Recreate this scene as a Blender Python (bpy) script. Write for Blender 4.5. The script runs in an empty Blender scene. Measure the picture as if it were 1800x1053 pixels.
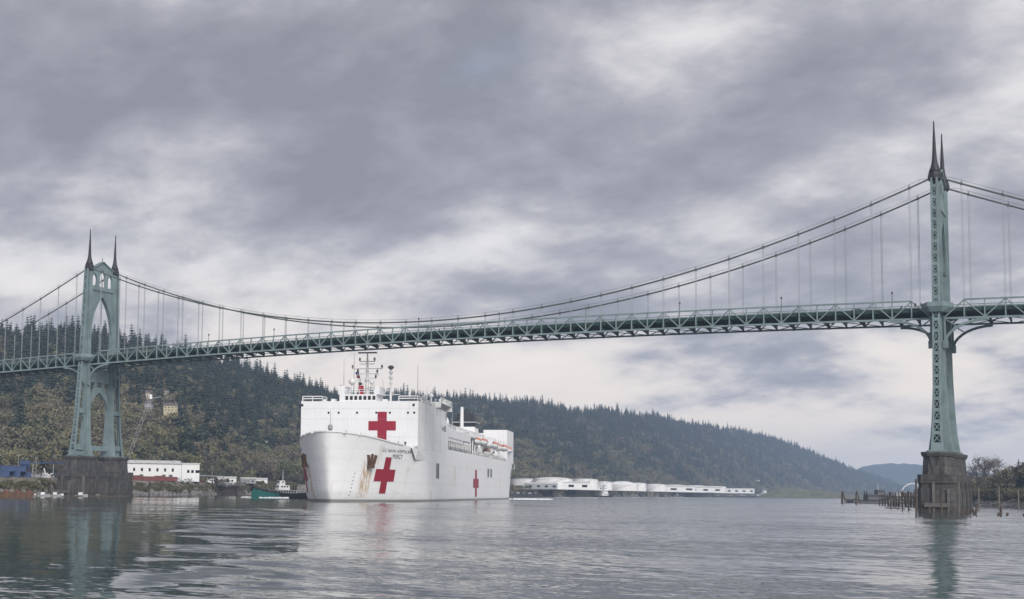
import bpy, math, random
import numpy as np
from mathutils import Vector, Matrix
from mathutils.bvhtree import BVHTree
random.seed(7); rng = np.random.default_rng(7)
sc = bpy.context.scene
COL = sc.collection
R = math.radians

# ------------------------------------------------------------------ camera
CAM = Vector((428.52, -449.49, 4.40)); YAW, PITCH, ROLL = -0.55123, 0.07941, 0.012895
FPX, PPX, PPY = 2268.0, 656.1, 682.1          # focal length and principal point in px of an 1800 px wide picture
fw = Vector((math.sin(YAW)*math.cos(PITCH), math.cos(YAW)*math.cos(PITCH), math.sin(PITCH)))
r0 = Vector((math.cos(YAW), -math.sin(YAW), 0)); u0 = r0.cross(fw)
rt = math.cos(ROLL)*r0 + math.sin(ROLL)*u0; up = -math.sin(ROLL)*r0 + math.cos(ROLL)*u0
cd = bpy.data.cameras.new('camera'); cam = bpy.data.objects.new('camera', cd); COL.objects.link(cam)
cam.matrix_world = Matrix.Translation(CAM) @ Matrix((rt, up, -fw)).transposed().to_4x4()
cd.sensor_width = 36; cd.lens = FPX/1800*36
cd.shift_x = (900-PPX)/1800; cd.shift_y = (PPY-526.5)/1800
cd.clip_start = 1; cd.clip_end = 60000
sc.camera = cam
def gnd(px, D, z=0.0):                          # survey helper: bearing of a picture column, D metres from the quay
    d = fw + rt*((px-PPX)/FPX) - up*((868-PPY)/FPX)
    h = math.hypot(d.x, d.y); return Vector((CAM.x+d.x/h*D, CAM.y+d.y/h*D, z))
def zat(px, py, D):
    d = fw + rt*((px-PPX)/FPX) - up*((py-PPY)/FPX)
    return CAM.z + D*d.z/math.hypot(d.x, d.y)

# ------------------------------------------------------------------ render settings, world, sun
sc.render.engine = 'CYCLES'
sc.cycles.use_denoising = True
sc.cycles.max_bounces = 6; sc.cycles.diffuse_bounces = 2; sc.cycles.glossy_bounces = 3; sc.cycles.transparent_max_bounces = 8
sc.cycles.volume_bounces = 1
sc.view_settings.view_transform = 'Standard'; sc.view_settings.look = 'None'
sc.view_settings.exposure = 1.18; sc.view_settings.gamma = 1.0

class NT:                                       # small node-tree writer
    def __init__(s, tree): s.t = tree; tree.nodes.clear()
    def n(s, typ, **kw):
        nd = s.t.nodes.new(typ); ins = kw.pop('i', {})
        for k, v in kw.items(): setattr(nd, k, v)
        for k, v in ins.items():
            sock = nd.inputs[k]
            if isinstance(v, bpy.types.NodeSocket): s.t.links.new(v, sock)
            else: sock.default_value = v
        return nd
    def math(s, op, a, b=0.0, c=0.0, clamp=False):
        nd = s.n('ShaderNodeMath', operation=op, use_clamp=clamp)
        for k, v in enumerate((a, b, c)):
            if isinstance(v, bpy.types.NodeSocket): s.t.links.new(v, nd.inputs[k])
            else: nd.inputs[k].default_value = v
        return nd.outputs[0]
    def ramp(s, fac, stops, interp='LINEAR'):
        nd = s.n('ShaderNodeValToRGB', i={0: fac}); cr = nd.color_ramp; cr.interpolation = interp
        while len(cr.elements) < len(stops): cr.elements.new(0.5)
        for e, (p, c) in zip(cr.elements, stops):
            e.position = p; e.color = (*c, 1) if len(c) == 3 else c
        return nd.outputs[0]
    def mix(s, fac, a, b, mode='MIX'):
        nd = s.n('ShaderNodeMix', data_type='RGBA', blend_type=mode)
        for k, v in ((0, fac), (6, a), (7, b)):
            if isinstance(v, bpy.types.NodeSocket): s.t.links.new(v, nd.inputs[k])
            elif k == 0: nd.inputs[0].default_value = v
            else: nd.inputs[k].default_value = (*v, 1) if len(v) == 3 else v
        return nd.outputs[2]
    def smooth(s, x, a, b):
        nd = s.n('ShaderNodeMapRange', interpolation_type='SMOOTHSTEP', clamp=True, i={1: a, 2: b, 3: 0.0, 4: 1.0})
        s.t.links.new(x, nd.inputs[0]); return nd.outputs[0]

SKY_OFF = (2.2, 8.8, 0)
SUN_EL, SUN_AZ = R(34), R(131)                  # azimuth of the sun, clockwise from +Y
world = bpy.data.worlds.new('World'); sc.world = world; world.use_nodes = True
w = NT(world.node_tree)
tc = w.n('ShaderNodeTexCoord'); sep = w.n('ShaderNodeSeparateXYZ', i={0: tc.outputs['Generated']})
dx, dy, dz = sep.outputs
zc = w.math('ADD', w.math('MAXIMUM', dz, 0.0), 0.32)
pp = w.n('ShaderNodeCombineXYZ', i={0: w.math('DIVIDE', dx, zc), 1: w.math('DIVIDE', dy, zc), 2: 3.7}).outputs[0]
mp = w.n('ShaderNodeMapping', i={0: pp, 1: SKY_OFF, 2: (0, 0, -YAW), 3: (0.85, 1, 1)}).outputs[0]
big = w.n('ShaderNodeTexNoise', i={'Vector': mp, 'Scale': 1.5, 'Detail': 2.0, 'Roughness': 0.5}).outputs[0]
mid = w.n('ShaderNodeTexNoise', i={'Vector': mp, 'Scale': 3.3, 'Detail': 11.0, 'Roughness': 0.56, 'Distortion': 0.10}).outputs[0]
fin = w.n('ShaderNodeTexNoise', i={'Vector': mp, 'Scale': 11.0, 'Detail': 7.0, 'Roughness': 0.62, 'Distortion': 0.2}).outputs[0]
val = w.math('ADD', w.math('MULTIPLY', mid, 0.66), w.math('ADD', w.math('MULTIPLY', big, 0.28), w.math('MULTIPLY', fin, 0.11)))
lowsky = w.math('SUBTRACT', 1.0, w.smooth(dz, 0.05, 0.26))
val2 = w.math('ADD', val, w.math('MULTIPLY', lowsky, 0.135))
cl = w.ramp(val2, [(0.45, (0.126, 0.128, 0.148)), (0.515, (0.165, 0.166, 0.189)), (0.56, (0.212, 0.211, 0.232)), (0.595, (0.272, 0.268, 0.28)), (0.645, (0.35, 0.343, 0.348)), (0.74, (0.43, 0.417, 0.412))])
warm = w.math('MULTIPLY', w.math('SUBTRACT', 1.0, w.smooth(dz, 0.05, 0.19)), w.smooth(val2, 0.52, 0.68))
cl = w.mix(w.math('MULTIPLY', warm, 0.8), cl, (0.52, 0.455, 0.39))
sky = w.n('ShaderNodeTexSky', sky_type='NISHITA', sun_disc=False, sun_elevation=SUN_EL, sun_rotation=SUN_AZ)
gap = w.n('ShaderNodeTexNoise', i={'Vector': w.n('ShaderNodeMapping', i={0: pp, 1: (7.9, 2.6, 5)}).outputs[0], 'Scale': 1.2, 'Detail': 6.0}).outputs[0]
gapm = w.math('MULTIPLY', w.smooth(gap, 0.68, 0.76), 0.25)
skyc = w.mix(1.0, sky.outputs[0], (0.10, 0.10, 0.10), 'MULTIPLY')
colr = w.mix(gapm, cl, skyc)
bg = w.n('ShaderNodeBackground', i={0: colr, 1: 1.0})
w.n('ShaderNodeOutputWorld', i={0: bg.outputs[0]})

sl = bpy.data.lights.new('sun', 'SUN'); sun = bpy.data.objects.new('sun', sl); COL.objects.link(sun)
sl.energy = 1.5; sl.angle = R(32); sl.color = (1.0, 0.965, 0.92)
sdir = Vector((math.sin(SUN_AZ)*math.cos(SUN_EL), math.cos(SUN_AZ)*math.cos(SUN_EL), math.sin(SUN_EL)))
sun.rotation_euler = sdir.to_track_quat('Z', 'Y').to_euler()

# ------------------------------------------------------------------ materials
def M(name, col, rough=0.65, var=0.18, scale=0.5, streak=0.0, col2=None, bump=0.0, bscale=6.0, metal=0.0, spec=0.4, rnd=0.0, rcols=None):
    m = bpy.data.materials.new(name); m.use_nodes = True; t = NT(m.node_tree)
    co = t.n('ShaderNodeTexCoord').outputs['Object']
    nz = t.n('ShaderNodeTexNoise', i={'Vector': co, 'Scale': scale, 'Detail': 6.0, 'Roughness': 0.6}).outputs[0]
    c1 = tuple(c*(1-var) for c in col); c2 = col2 or tuple(min(1, c*(1+var)) for c in col)
    base = t.ramp(nz, [(0.32, c1), (0.68, c2)])
    if rcols:
        oi = t.n('ShaderNodeObjectInfo').outputs['Random']
        rc = t.ramp(oi, [(k/(len(rcols)-1), c) for k, c in enumerate(rcols)])
        base = t.mix(0.8, base, rc)
        lum = t.ramp(nz, [(0.3, (0.7,)*3), (0.7, (1.25,)*3)]); base = t.mix(1.0, base, lum, 'MULTIPLY')
    if streak:
        mpn = t.n('ShaderNodeMapping', i={0: co, 3: (1.6, 1.6, 0.09)}).outputs[0]
        sn = t.n('ShaderNodeTexNoise', i={'Vector': mpn, 'Scale': 1.0, 'Detail': 5.0, 'Roughness': 0.65}).outputs[0]
        base = t.mix(t.math('MULTIPLY', t.smooth(sn, 0.52, 0.74), streak), base, (0.16, 0.115, 0.075))
    ins = {'Base Color': base, 'Roughness': rough, 'Metallic': metal, 'Specular IOR Level': spec}
    if bump:
        bn = t.n('ShaderNodeTexNoise', i={'Vector': co, 'Scale': bscale, 'Detail': 5.0}).outputs[0]
        ins['Normal'] = t.n('ShaderNodeBump', i={'Height': bn, 'Strength': min(1, bump), 'Distance': 0.3}).outputs[0]
    b = t.n('ShaderNodeBsdfPrincipled', i=ins)
    t.n('ShaderNodeOutputMaterial', i={0: b.outputs[0]}); return m

GREEN = M('green_bridge_paint', (0.175, 0.236, 0.243), 0.5, 0.2, 0.2, streak=0.35)
GREEN2 = M('green_truss_paint', (0.20, 0.265, 0.27), 0.5, 0.18, 0.3, streak=0.25)
SHADEGREEN = M('shaded_green_steel', (0.026, 0.055, 0.048), 0.6, 0.2, 0.4)  # bridge green with under-deck and recess shade put into the colour
COPPER = M('dark_spire_metal', (0.024, 0.025, 0.026), 0.55, 0.25, 0.8)
CABLE = M('cable_paint', (0.10, 0.115, 0.11), 0.6, 0.15, 0.3)
ROPE = M('hanger_rope', (0.30, 0.33, 0.34), 0.6, 0.1, 0.3)
CONC = M('pier_concrete', (0.115, 0.102, 0.094), 0.9, 0.45, 0.22, streak=0.5, bump=0.5, bscale=1.5)
CONCD = M('dark_pier_concrete', (0.06, 0.054, 0.05), 0.85, 0.4, 0.3, streak=0.3, bump=0.5, bscale=1.5)  # darker concrete for the wet footing and the set-back plinth course
def pier_material(name, c, tide):
    m = bpy.data.materials.new(name); m.use_nodes = True; t = NT(m.node_tree)
    co = t.n('ShaderNodeTexCoord').outputs['Object']; z = t.n('ShaderNodeSeparateXYZ', i={0: co}).outputs[2]
    n1 = t.n('ShaderNodeTexNoise', i={'Vector': co, 'Scale': 0.35, 'Detail': 8.0, 'Roughness': 0.68}).outputs[0]
    n2 = t.n('ShaderNodeTexNoise', i={'Vector': t.n('ShaderNodeMapping', i={0: co, 3: (0.9, 0.9, 0.12)}).outputs[0], 'Scale': 1.0, 'Detail': 6.0, 'Roughness': 0.65}).outputs[0]
    base = t.ramp(n1, [(0.30, tuple(q*0.45 for q in c)), (0.5, c), (0.70, tuple(q*1.7 for q in c))])
    base = t.mix(t.math('MULTIPLY', t.smooth(n2, 0.50, 0.64), 0.65), base, (0.035, 0.031, 0.028))
    base = t.mix(t.math('MULTIPLY', t.smooth(n2, 0.42, 0.30), 0.4), base, (0.24, 0.22, 0.20))
    fr = t.math('FRACT', t.math('MULTIPLY', z, 0.62)); ln = t.math('MULTIPLY', t.smooth(fr, 0.0, 0.05), t.math('SUBTRACT', 1.0, t.smooth(fr, 0.93, 1.0)))
    base = t.mix(t.math('MULTIPLY', t.math('SUBTRACT', 1.0, ln), 0.5), base, (0.04, 0.036, 0.033))
    base = t.mix(t.math('MULTIPLY', t.math('SUBTRACT', 1.0, t.smooth(t.math('ADD', z, t.math('MULTIPLY', n1, 1.6)), 1.9, 3.2)), tide), base, (0.035, 0.038, 0.026))
    h = t.math('ADD', t.math('MULTIPLY', ln, 0.5), n1)
    bp = t.n('ShaderNodeBump', i={'Height': h, 'Strength': 0.7, 'Distance': 0.25}).outputs[0]
    b = t.n('ShaderNodeBsdfPrincipled', i={'Base Color': base, 'Roughness': 0.9, 'Normal': bp}); t.n('ShaderNodeOutputMaterial', i={0: b.outputs[0]}); return m
CONC = pier_material('weathered_pier_concrete', (0.066, 0.063, 0.061), 0.85)
CONCL = M('pale_concrete', (0.13, 0.118, 0.11), 0.9, 0.35, 0.4, streak=0.5)
ASPH = M('asphalt', (0.06, 0.06, 0.062), 0.9, 0.15, 1.0)
WHITE = M('white_ship_paint', (0.80, 0.80, 0.81), 0.45, 0.05, 0.15, streak=0.13, bump=0.25, bscale=0.35)
WHITE2 = M('white_paint', (0.74, 0.74, 0.74), 0.5, 0.05, 0.4, streak=0.1)
RED = M('red_cross_paint', (0.30, 0.012, 0.032), 0.5, 0.08, 0.4)
BLACK = M('black_paint', (0.015, 0.015, 0.017), 0.5, 0.2, 0.8)
GLASSD = M('dark_window_glass', (0.012, 0.015, 0.018), 0.12, 0.2, 0.6, spec=0.6)
GREY = M('grey_steel', (0.30, 0.31, 0.32), 0.55, 0.15, 0.5, streak=0.1)
DGREY = M('dark_grey_steel', (0.10, 0.10, 0.105), 0.6, 0.2, 0.6)
INK = M('blue_grey_lettering', (0.055, 0.065, 0.095), 0.6, 0.1, 1.0)
ORANGE = M('orange_canopy', (0.55, 0.24, 0.16), 0.5, 0.12, 0.8)
TEAL = M('teal_hull_paint', (0.012, 0.12, 0.108), 0.45, 0.15, 0.5, streak=0.2)
RUST = M('rusty_iron', (0.11, 0.062, 0.036), 0.85, 0.4, 0.9)
WOOD = M('weathered_timber', (0.075, 0.06, 0.048), 0.9, 0.35, 1.2, streak=0.3)
WOODL = M('grey_timber_deck', (0.17, 0.15, 0.13), 0.9, 0.3, 0.8)
BLUE = M('blue_container_paint', (0.03, 0.06, 0.15), 0.55, 0.2, 0.6, streak=0.3)
REDC = M('red_container_paint', (0.17, 0.045, 0.04), 0.6, 0.2, 0.5, streak=0.3)
ROOF = M('pale_metal_roof', (0.55, 0.54, 0.53), 0.5, 0.1, 0.3, streak=0.25)
TANK = M('white_tank_paint', (0.76, 0.75, 0.75), 0.55, 0.09, 0.1, streak=0.3)
BANK = M('bank_rock_and_soil', (0.15, 0.135, 0.11), 0.95, 0.45, 0.12, bump=0.8, bscale=0.5, col2=(0.22, 0.20, 0.165))
FORESTF = M('forest_floor', (0.035, 0.04, 0.024), 0.95, 0.35, 0.02, col2=(0.075, 0.068, 0.04))
GRASS = M('bank_grass', (0.09, 0.10, 0.045), 0.95, 0.35, 0.08, col2=(0.16, 0.15, 0.08))
ROCK = M('riprap_stone', (0.20, 0.19, 0.18), 0.9, 0.35, 0.5)
CONIF = M('conifer_needles', (0.030, 0.048, 0.030), 0.8, 0.3, 0.4, rcols=[(0.020, 0.036, 0.026), (0.030, 0.048, 0.030), (0.042, 0.058, 0.032), (0.026, 0.040, 0.030)])
DECID = M('budding_leaves', (0.11, 0.10, 0.055), 0.85, 0.25, 0.5, rcols=[(0.21, 0.20, 0.095), (0.14, 0.12, 0.095), (0.11, 0.13, 0.065), (0.22, 0.185, 0.135), (0.19, 0.20, 0.088), (0.16, 0.135, 0.11), (0.26, 0.235, 0.13), (0.13, 0.14, 0.075)])
TWIG = M('grey_brown_twigs', (0.115, 0.10, 0.085), 0.9, 0.2, 0.5)
BARK = M('tree_bark', (0.075, 0.06, 0.05), 0.95, 0.3, 1.5)
SHRUB = M('shrub_leaves', (0.085, 0.085, 0.04), 0.9, 0.3, 0.5, rcols=[(0.11, 0.11, 0.05), (0.17, 0.14, 0.085), (0.10, 0.11, 0.055)])
BLUEHILL = M('far_hill_forest', (0.05, 0.07, 0.06), 0.95, 0.3, 0.002)

# ------------------------------------------------------------------ mesh helpers
class MB:
    def __init__(s): s.v = []; s.f = []
    def add(s, vs, fs):
        n = len(s.v); s.v += [tuple(v) for v in vs]; s.f += [tuple(i+n for i in f) for f in fs]; return s
    def bx(s, x0, x1, y0, y1, z0, z1):
        return s.add([(x0,y0,z0),(x1,y0,z0),(x1,y1,z0),(x0,y1,z0),(x0,y0,z1),(x1,y0,z1),(x1,y1,z1),(x0,y1,z1)],
                     [(3,2,1,0),(4,5,6,7),(0,1,5,4),(1,2,6,5),(2,3,7,6),(3,0,4,7)])
    def bar(s, p, q, w, h=None, up=(0,0,1)):
        p = Vector(p); q = Vector(q); h = h or w; d = (q-p).normalized(); u = Vector(up)
        if abs(d.dot(u)) > 0.98: u = Vector((1,0,0))
        a = d.cross(u).normalized()*w/2; b = a.cross(d).normalized()*h/2
        return s.add([p-a-b, p+a-b, p+a+b, p-a+b, q-a-b, q+a-b, q+a+b, q-a+b],
                     [(0,1,2,3),(7,6,5,4),(0,4,5,1),(1,5,6,2),(2,6,7,3),(3,7,4,0)])
    def strip(s, pts, w, h=None, up=(0,0,1)):       # swept rectangular bar
        pts = [Vector(p) for p in pts]; h = h or w; rings = []
        for k, p in enumerate(pts):
            d = (pts[min(k+1, len(pts)-1)]-pts[max(k-1, 0)]).normalized(); a = d.cross(Vector(up)).normalized()*w/2; b = a.cross(d).normalized()*h/2
            rings.append([p-a-b, p+a-b, p+a+b, p-a+b])
        return s.loft(rings)
    def tube(s, pts, r, seg=8):
        pts = [Vector(p) for p in pts]; rr = r if isinstance(r, (list, tuple)) else [r]*len(pts); rings = []
        for k, p in enumerate(pts):
            d = (pts[min(k+1, len(pts)-1)]-pts[max(k-1, 0)]).normalized(); u = Vector((0,0,1)) if abs(d.z) < 0.95 else Vector((1,0,0))
            a = d.cross(u).normalized(); b = a.cross(d)
            rings.append([p+(a*math.cos(t)+b*math.sin(t))*rr[k] for t in [2*math.pi*j/seg for j in range(seg)]])
        return s.loft(rings)
    def loft(s, rings, caps=True, closed=True):
        n = len(rings[0]); vs = [v for r in rings for v in r]; fs = []
        for k in range(len(rings)-1):
            for j in range(n if closed else n-1):
                a = k*n+j; b = k*n+(j+1) % n; fs.append((a, b, b+n, a+n))
        if caps: fs.append(tuple(range(n-1, -1, -1))); fs.append(tuple(range((len(rings)-1)*n, len(rings)*n)))
        return s.add(vs, fs)
    def lathe(s, prof, c=(0,0,0), seg=16):
        rings = [[(c[0]+r*math.cos(2*math.pi*j/seg), c[1]+r*math.sin(2*math.pi*j/seg), c[2]+z) for j in range(seg)] for r, z in prof]
        return s.loft(rings)
    def prism(s, poly, a0, a1, axis='z'):
        f = {'z': lambda p, a: (p[0], p[1], a), 'y': lambda p, a: (p[0], a, p[1]), 'x': lambda p, a: (a, p[0], p[1])}[axis]
        return s.loft([[f(p, a0) for p in poly], [f(p, a1) for p in poly]])
    def ball(s, c, r, seg=12, rings=8):
        return s.lathe([(max(0.002, r*math.sin(math.pi*k/rings)), -r*math.cos(math.pi*k/rings)) for k in range(rings+1)], c, seg)
    def mesh(s, name, mat, smooth=False):
        me = bpy.data.meshes.new(name); me.from_pydata(s.v, [], s.f); me.update()
        if mat: me.materials.append(mat)
        if smooth: me.shade_smooth()
        return me
    def build(s, name, mat, parent=None, loc=None, rz=0.0, smooth=False):
        o = bpy.data.objects.new(name, s.mesh(name, mat, smooth)); COL.objects.link(o)
        if parent: o.parent = parent
        if loc is not None: o.location = loc
        if rz: o.rotation_euler.z = rz
        return o
def mb(): return MB()
def tag(o, label=None, cat=None, group=None, kind=None):
    for k, v in (('label', label), ('category', cat), ('group', group), ('kind', kind)):
        if v: o[k] = v
    return o
def thing(name, label, cat, loc=(0,0,0), rz=0.0, group=None):
    o = bpy.data.objects.new(name, None); COL.objects.link(o); o.location = loc; o.rotation_euler.z = rz; o.empty_display_size = 1
    return tag(o, label, cat, group)
def inst(name, me, parent=None, loc=None, rz=0.0, scale=None):
    o = bpy.data.objects.new(name, me); COL.objects.link(o)
    if parent: o.parent = parent
    if loc is not None: o.location = loc
    if rz: o.rotation_euler.z = rz
    if scale is not None: o.scale = scale if hasattr(scale, '__len__') else (scale,)*3
    return o
def plate(name, outer, holes, x0, x1, mat, parent):     # flat plate with openings: outline in (y, z), thick in x
    cu = bpy.data.curves.new('tmp', 'CURVE'); cu.dimensions = '2D'; cu.fill_mode = 'BOTH'; cu.extrude = abs(x1-x0)/2
    for ring in [outer]+holes:
        sp = cu.splines.new('POLY'); sp.points.add(len(ring)-1); sp.use_cyclic_u = True
        for p, q in zip(sp.points, ring): p.co = (q[0], q[1], 0, 1)
    t = bpy.data.objects.new('tmp', cu); COL.objects.link(t)
    me = bpy.data.meshes.new_from_object(t.evaluated_get(bpy.context.evaluated_depsgraph_get()))
    bpy.data.objects.remove(t); bpy.data.curves.remove(cu)
    me.name = name; xc = (x0+x1)/2
    me.transform(Matrix(((0,0,1,xc),(1,0,0,0),(0,1,0,0),(0,0,0,1)))); me.materials.clear(); me.materials.append(mat)
    o = bpy.data.objects.new(name, me); COL.objects.link(o); o.parent = parent; return o
def lerp(tab, x):
    return float(np.interp(x, [a for a, b in tab], [b for a, b in tab]))

# ------------------------------------------------------------------ water
def water_material():
    m = bpy.data.materials.new('river_water'); m.use_nodes = True; t = NT(m.node_tree)
    co = t.n('ShaderNodeTexCoord').outputs['Object']
    def vm(op, a, b): return t.n('ShaderNodeVectorMath', operation=op, i={0: a, 1: b}).outputs[0]
    def field(scale, sx, amp, detail=2.0, off=(0, 0, 0), dist=0.0):        # a random field of surface slopes
        mpv = t.n('ShaderNodeMapping', i={0: co, 1: off, 2: (0, 0, YAW), 3: (sx, 1, 1)}).outputs[0]
        c = t.n('ShaderNodeTexNoise', i={'Vector': mpv, 'Scale': scale, 'Detail': detail, 'Roughness': 0.5, 'Distortion': dist}).outputs[1]
        return vm('MULTIPLY', vm('SUBTRACT', c, (0.5, 0.5, 0.5)), (amp*0.8, amp, 0.0))
    patch = t.n('ShaderNodeTexNoise', i={'Vector': t.n('ShaderNodeMapping', i={0: co, 2: (0, 0, YAW), 3: (0.35, 1, 1), 1: (3, 8, 0)}).outputs[0], 'Scale': 0.020, 'Detail': 4.0, 'Distortion': 0.6}).outputs[0]
    sp = t.n('ShaderNodeSeparateXYZ', i={0: co}).outputs
    A = gnd(345, 50); B = gnd(455, 330); dv = (B-A).normalized(); du = Vector((dv.y, -dv.x, 0))
    def along(d): return t.math('ADD', t.math('ADD', t.math('MULTIPLY', t.math('SUBTRACT', sp[0], A.x), d.x), t.math('MULTIPLY', t.math('SUBTRACT', sp[1], A.y), d.y)), 0.0)
    v, u = along(dv), along(du)
    # lee of the left bank: calmer water left of the ship's track
    lee = t.smooth(t.math('SUBTRACT', u, t.math('MULTIPLY', v, 0.07)), -6.0, 14.0)
    pm = t.math('MULTIPLY', t.math('ADD', 0.62, t.math('MULTIPLY', t.smooth(patch, 0.38, 0.62), 0.58)), t.math('ADD', 0.34, t.math('MULTIPLY', lee, 0.66)))
    sl_ = vm('ADD', vm('ADD', field(2.1, 0.4, 0.27, 2.0), field(0.36, 0.32, 0.16, 2.0, (4, 9, 2), 0.5)), field(0.075, 0.4, 0.075, 1.0, (7, 1, 5)))
    fh = Vector((fw.x, fw.y, 0)).normalized(); sl_ = vm('ADD', sl_, (-fh.x*0.05, -fh.y*0.05, 0.0))     # constant tilt towards the quay, added to brighten the sky reflection
    sc_ = t.n('ShaderNodeVectorMath', operation='SCALE', i={0: sl_, 'Scale': pm}).outputs[0]
    # wake waves of the tug
    ph = t.n('ShaderNodeTexNoise', i={'Vector': t.n('ShaderNodeMapping', i={0: co, 2: (0, 0, YAW), 3: (0.5, 1, 1)}).outputs[0], 'Scale': 0.11, 'Detail': 3.0, 'Roughness': 0.55}).outputs[0]
    wave = t.math('SINE', t.math('ADD', t.math('ADD', t.math('MULTIPLY', v, 0.36), t.math('MULTIPLY', u, 0.14)), t.math('MULTIPLY', ph, 19.0)))
    hw = t.math('ADD', 3.6, t.math('MULTIPLY', t.math('MAXIMUM', v, 0.0), 0.045))
    wm = t.math('MULTIPLY', t.math('SUBTRACT', 1.0, t.smooth(t.math('DIVIDE', t.math('ABSOLUTE', u), hw), 0.55, 1.25)), t.math('MULTIPLY', t.smooth(v, -12.0, -2.0), t.math('SUBTRACT', 1.0, t.smooth(v, 150.0, 300.0))))
    wb = t.smooth(t.n('ShaderNodeTexNoise', i={'Vector': t.n('ShaderNodeMapping', i={0: co, 2: (0, 0, YAW), 3: (0.5, 1, 1), 1: (11, 3, 0)}).outputs[0], 'Scale': 0.07, 'Detail': 2.0}).outputs[0], 0.34, 0.50)
    wa = t.math('MULTIPLY', t.math('MULTIPLY', t.math('MULTIPLY', t.smooth(wave, -0.1, 0.9), wm), wb), -0.115)
    wv = t.n('ShaderNodeVectorMath', operation='SCALE', i={0: (dv.x, dv.y, 0), 'Scale': wa}).outputs[0]
    nrm = t.n('ShaderNodeVectorMath', operation='NORMALIZE', i={0: vm('ADD', vm('ADD', sc_, wv), (0, 0, 1))}).outputs[0]
    dn = t.n('ShaderNodeTexNoise', i={'Vector': co, 'Scale': 0.01, 'Detail': 2.0}).outputs[0]
    base = t.ramp(dn, [(0.3, (0.020, 0.034, 0.032)), (0.7, (0.030, 0.044, 0.040))])
    b = t.n('ShaderNodeBsdfPrincipled', i={'Base Color': base, 'Roughness': 0.04, 'IOR': 2.5, 'Specular IOR Level': 0.5, 'Normal': nrm})
    t.n('ShaderNodeOutputMaterial', i={0: b.outputs[0]}); return m
WATER = water_material()
tag(mb().add([(-9800,-9800,0),(9800,-9800,0),(9800,9800,0),(-9800,9800,0)], [(0,1,2,3)]).build('river_water', WATER), kind='structure')

# ------------------------------------------------------------------ hills and banks
def vnoise(x, y):
    return (math.sin(x*0.011+1.3)*math.cos(y*0.013-0.7)+0.5*math.sin(x*0.027+y*0.021+2.1)+0.3*math.sin(x*0.06-y*0.05))
SHORE = [(-320, 560), (-60, 575), (60, 610), (105, 640), (150, 662), (196, 700), (212, 762), (250, 774), (300, 790), (352, 838), (420, 985), (520, 1080), (640, 1180), (780, 1290), (900, 1400), (1000, 1640), (1100, 1960), (1230, 2600), (1350, 3450), (1480, 4500), (1600, 5600)]
FOOT = [(-320, 800), (0, 850), (150, 880), (260, 930), (340, 900), (420, 1030), (520, 1130), (640, 1260), (780, 1400), (900, 1640), (1000, 1900), (1100, 2260), (1230, 2900), (1350, 3800), (1480, 4900), (1600, 6000)]
N_RID = [(-320, 552), (-100, 566), (0, 572), (100, 566), (200, 582), (245, 588), (285, 595), (320, 605), (400, 622), (450, 640), (520, 668), (600, 690), (680, 742), (760, 800), (850, 850)]
N_DR = [(-320, 1500), (0, 1550), (200, 1600), (400, 1750), (520, 1900), (600, 2000), (680, 2000), (760, 1900), (850, 1800)]
F_RID = [(450, 690), (560, 695), (620, 694), (700, 693), (760, 697), (850, 698), (900, 703), (940, 705), (1000, 717), (1060, 719), (1100, 724), (1150, 727), (1200, 740), (1300, 755), (1360, 767), (1400, 783), (1450, 802), (1500, 823), (1540, 837), (1570, 849), (1600, 862)]
F_DR = [(450, 2500), (620, 2500), (760, 2600), (900, 2900), (1000, 3200), (1100, 3600), (1230, 4400), (1350, 5300), (1480, 6300), (1600, 7200)]
FLAT = 9.0
def hill_z(px, D, ridge, dr, th):
    Df = lerp(FOOT, px); Dr = lerp(dr, px); zr = zat(px, lerp(ridge, px), Dr) - th
    t = (D-Df)/(Dr-Df)
    if t <= 0: return FLAT
    p = gnd(px, D); nz = vnoise(p.x, p.y)
    if t <= 1:
        s = t*t*(3-2*t)*0.35+t*0.65
        return FLAT + max(0, zr-FLAT)*s + nz*10*math.sin(math.pi*min(t, 1))
    return FLAT + max(0, zr-FLAT)*max(0.2, 1-(t-1)*0.9)
def near_z(px, D): return hill_z(px, D, N_RID, N_DR, 30)
def far_z(px, D): return hill_z(px, D, F_RID, F_DR, 24)
def terrain(name, pxs, rows_of, zf, mat):
    V = []; F = []; n = None
    for px in pxs:
        ds = rows_of(px); n = len(ds)
        for D in ds:
            p = gnd(px, D); V.append((p.x, p.y, zf(px, D)))
    for i in range(len(pxs)-1):
        for j in range(n-1): F.append((i*n+j, (i+1)*n+j, (i+1)*n+j+1, i*n+j+1))
    me = bpy.data.meshes.new(name); me.from_pydata(V, [], F); me.materials.append(mat); me.shade_smooth()
    o = bpy.data.objects.new(name, me); COL.objects.link(o); return tag(o, kind='structure')
terrain('hillside', [x for x in np.linspace(-320, 850, 90)], lambda px: [lerp(FOOT, px)-2+(lerp(N_DR, px)*1.5-lerp(FOOT, px))*k/44 for k in range(45)], near_z, FORESTF)
terrain('far_ridge', [x for x in np.linspace(450, 1600, 100)], lambda px: [lerp(FOOT, px)+2+(lerp(F_DR, px)*1.35-lerp(FOOT, px))*k/40 for k in range(41)], lambda px, D: far_z(px, D)-0.6, FORESTF)
def bank_z(px, D):
    s = lerp(SHORE, px); k = D-s; p = gnd(px, D)
    if k <= 0.01: return -0.8
    return min(FLAT-0.25, -0.8+k*0.55+0.5*vnoise(p.x*9, p.y*9)) if k < 40 else FLAT-0.25
terrain('west_bank', [x for x in np.linspace(-320, 1600, 330)], lambda px: [lerp(SHORE, px)+d for d in (0, 1.5, 3, 5, 7, 9, 11, 13.5, 16, 20, 40)]+[lerp(FOOT, px)+(25)], bank_z, BANK)
E_SH = [(1690, 900), (1720, 850), (1760, 800), (1800, 760), (1900, 660), (2050, 560), (2300, 480)]
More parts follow.
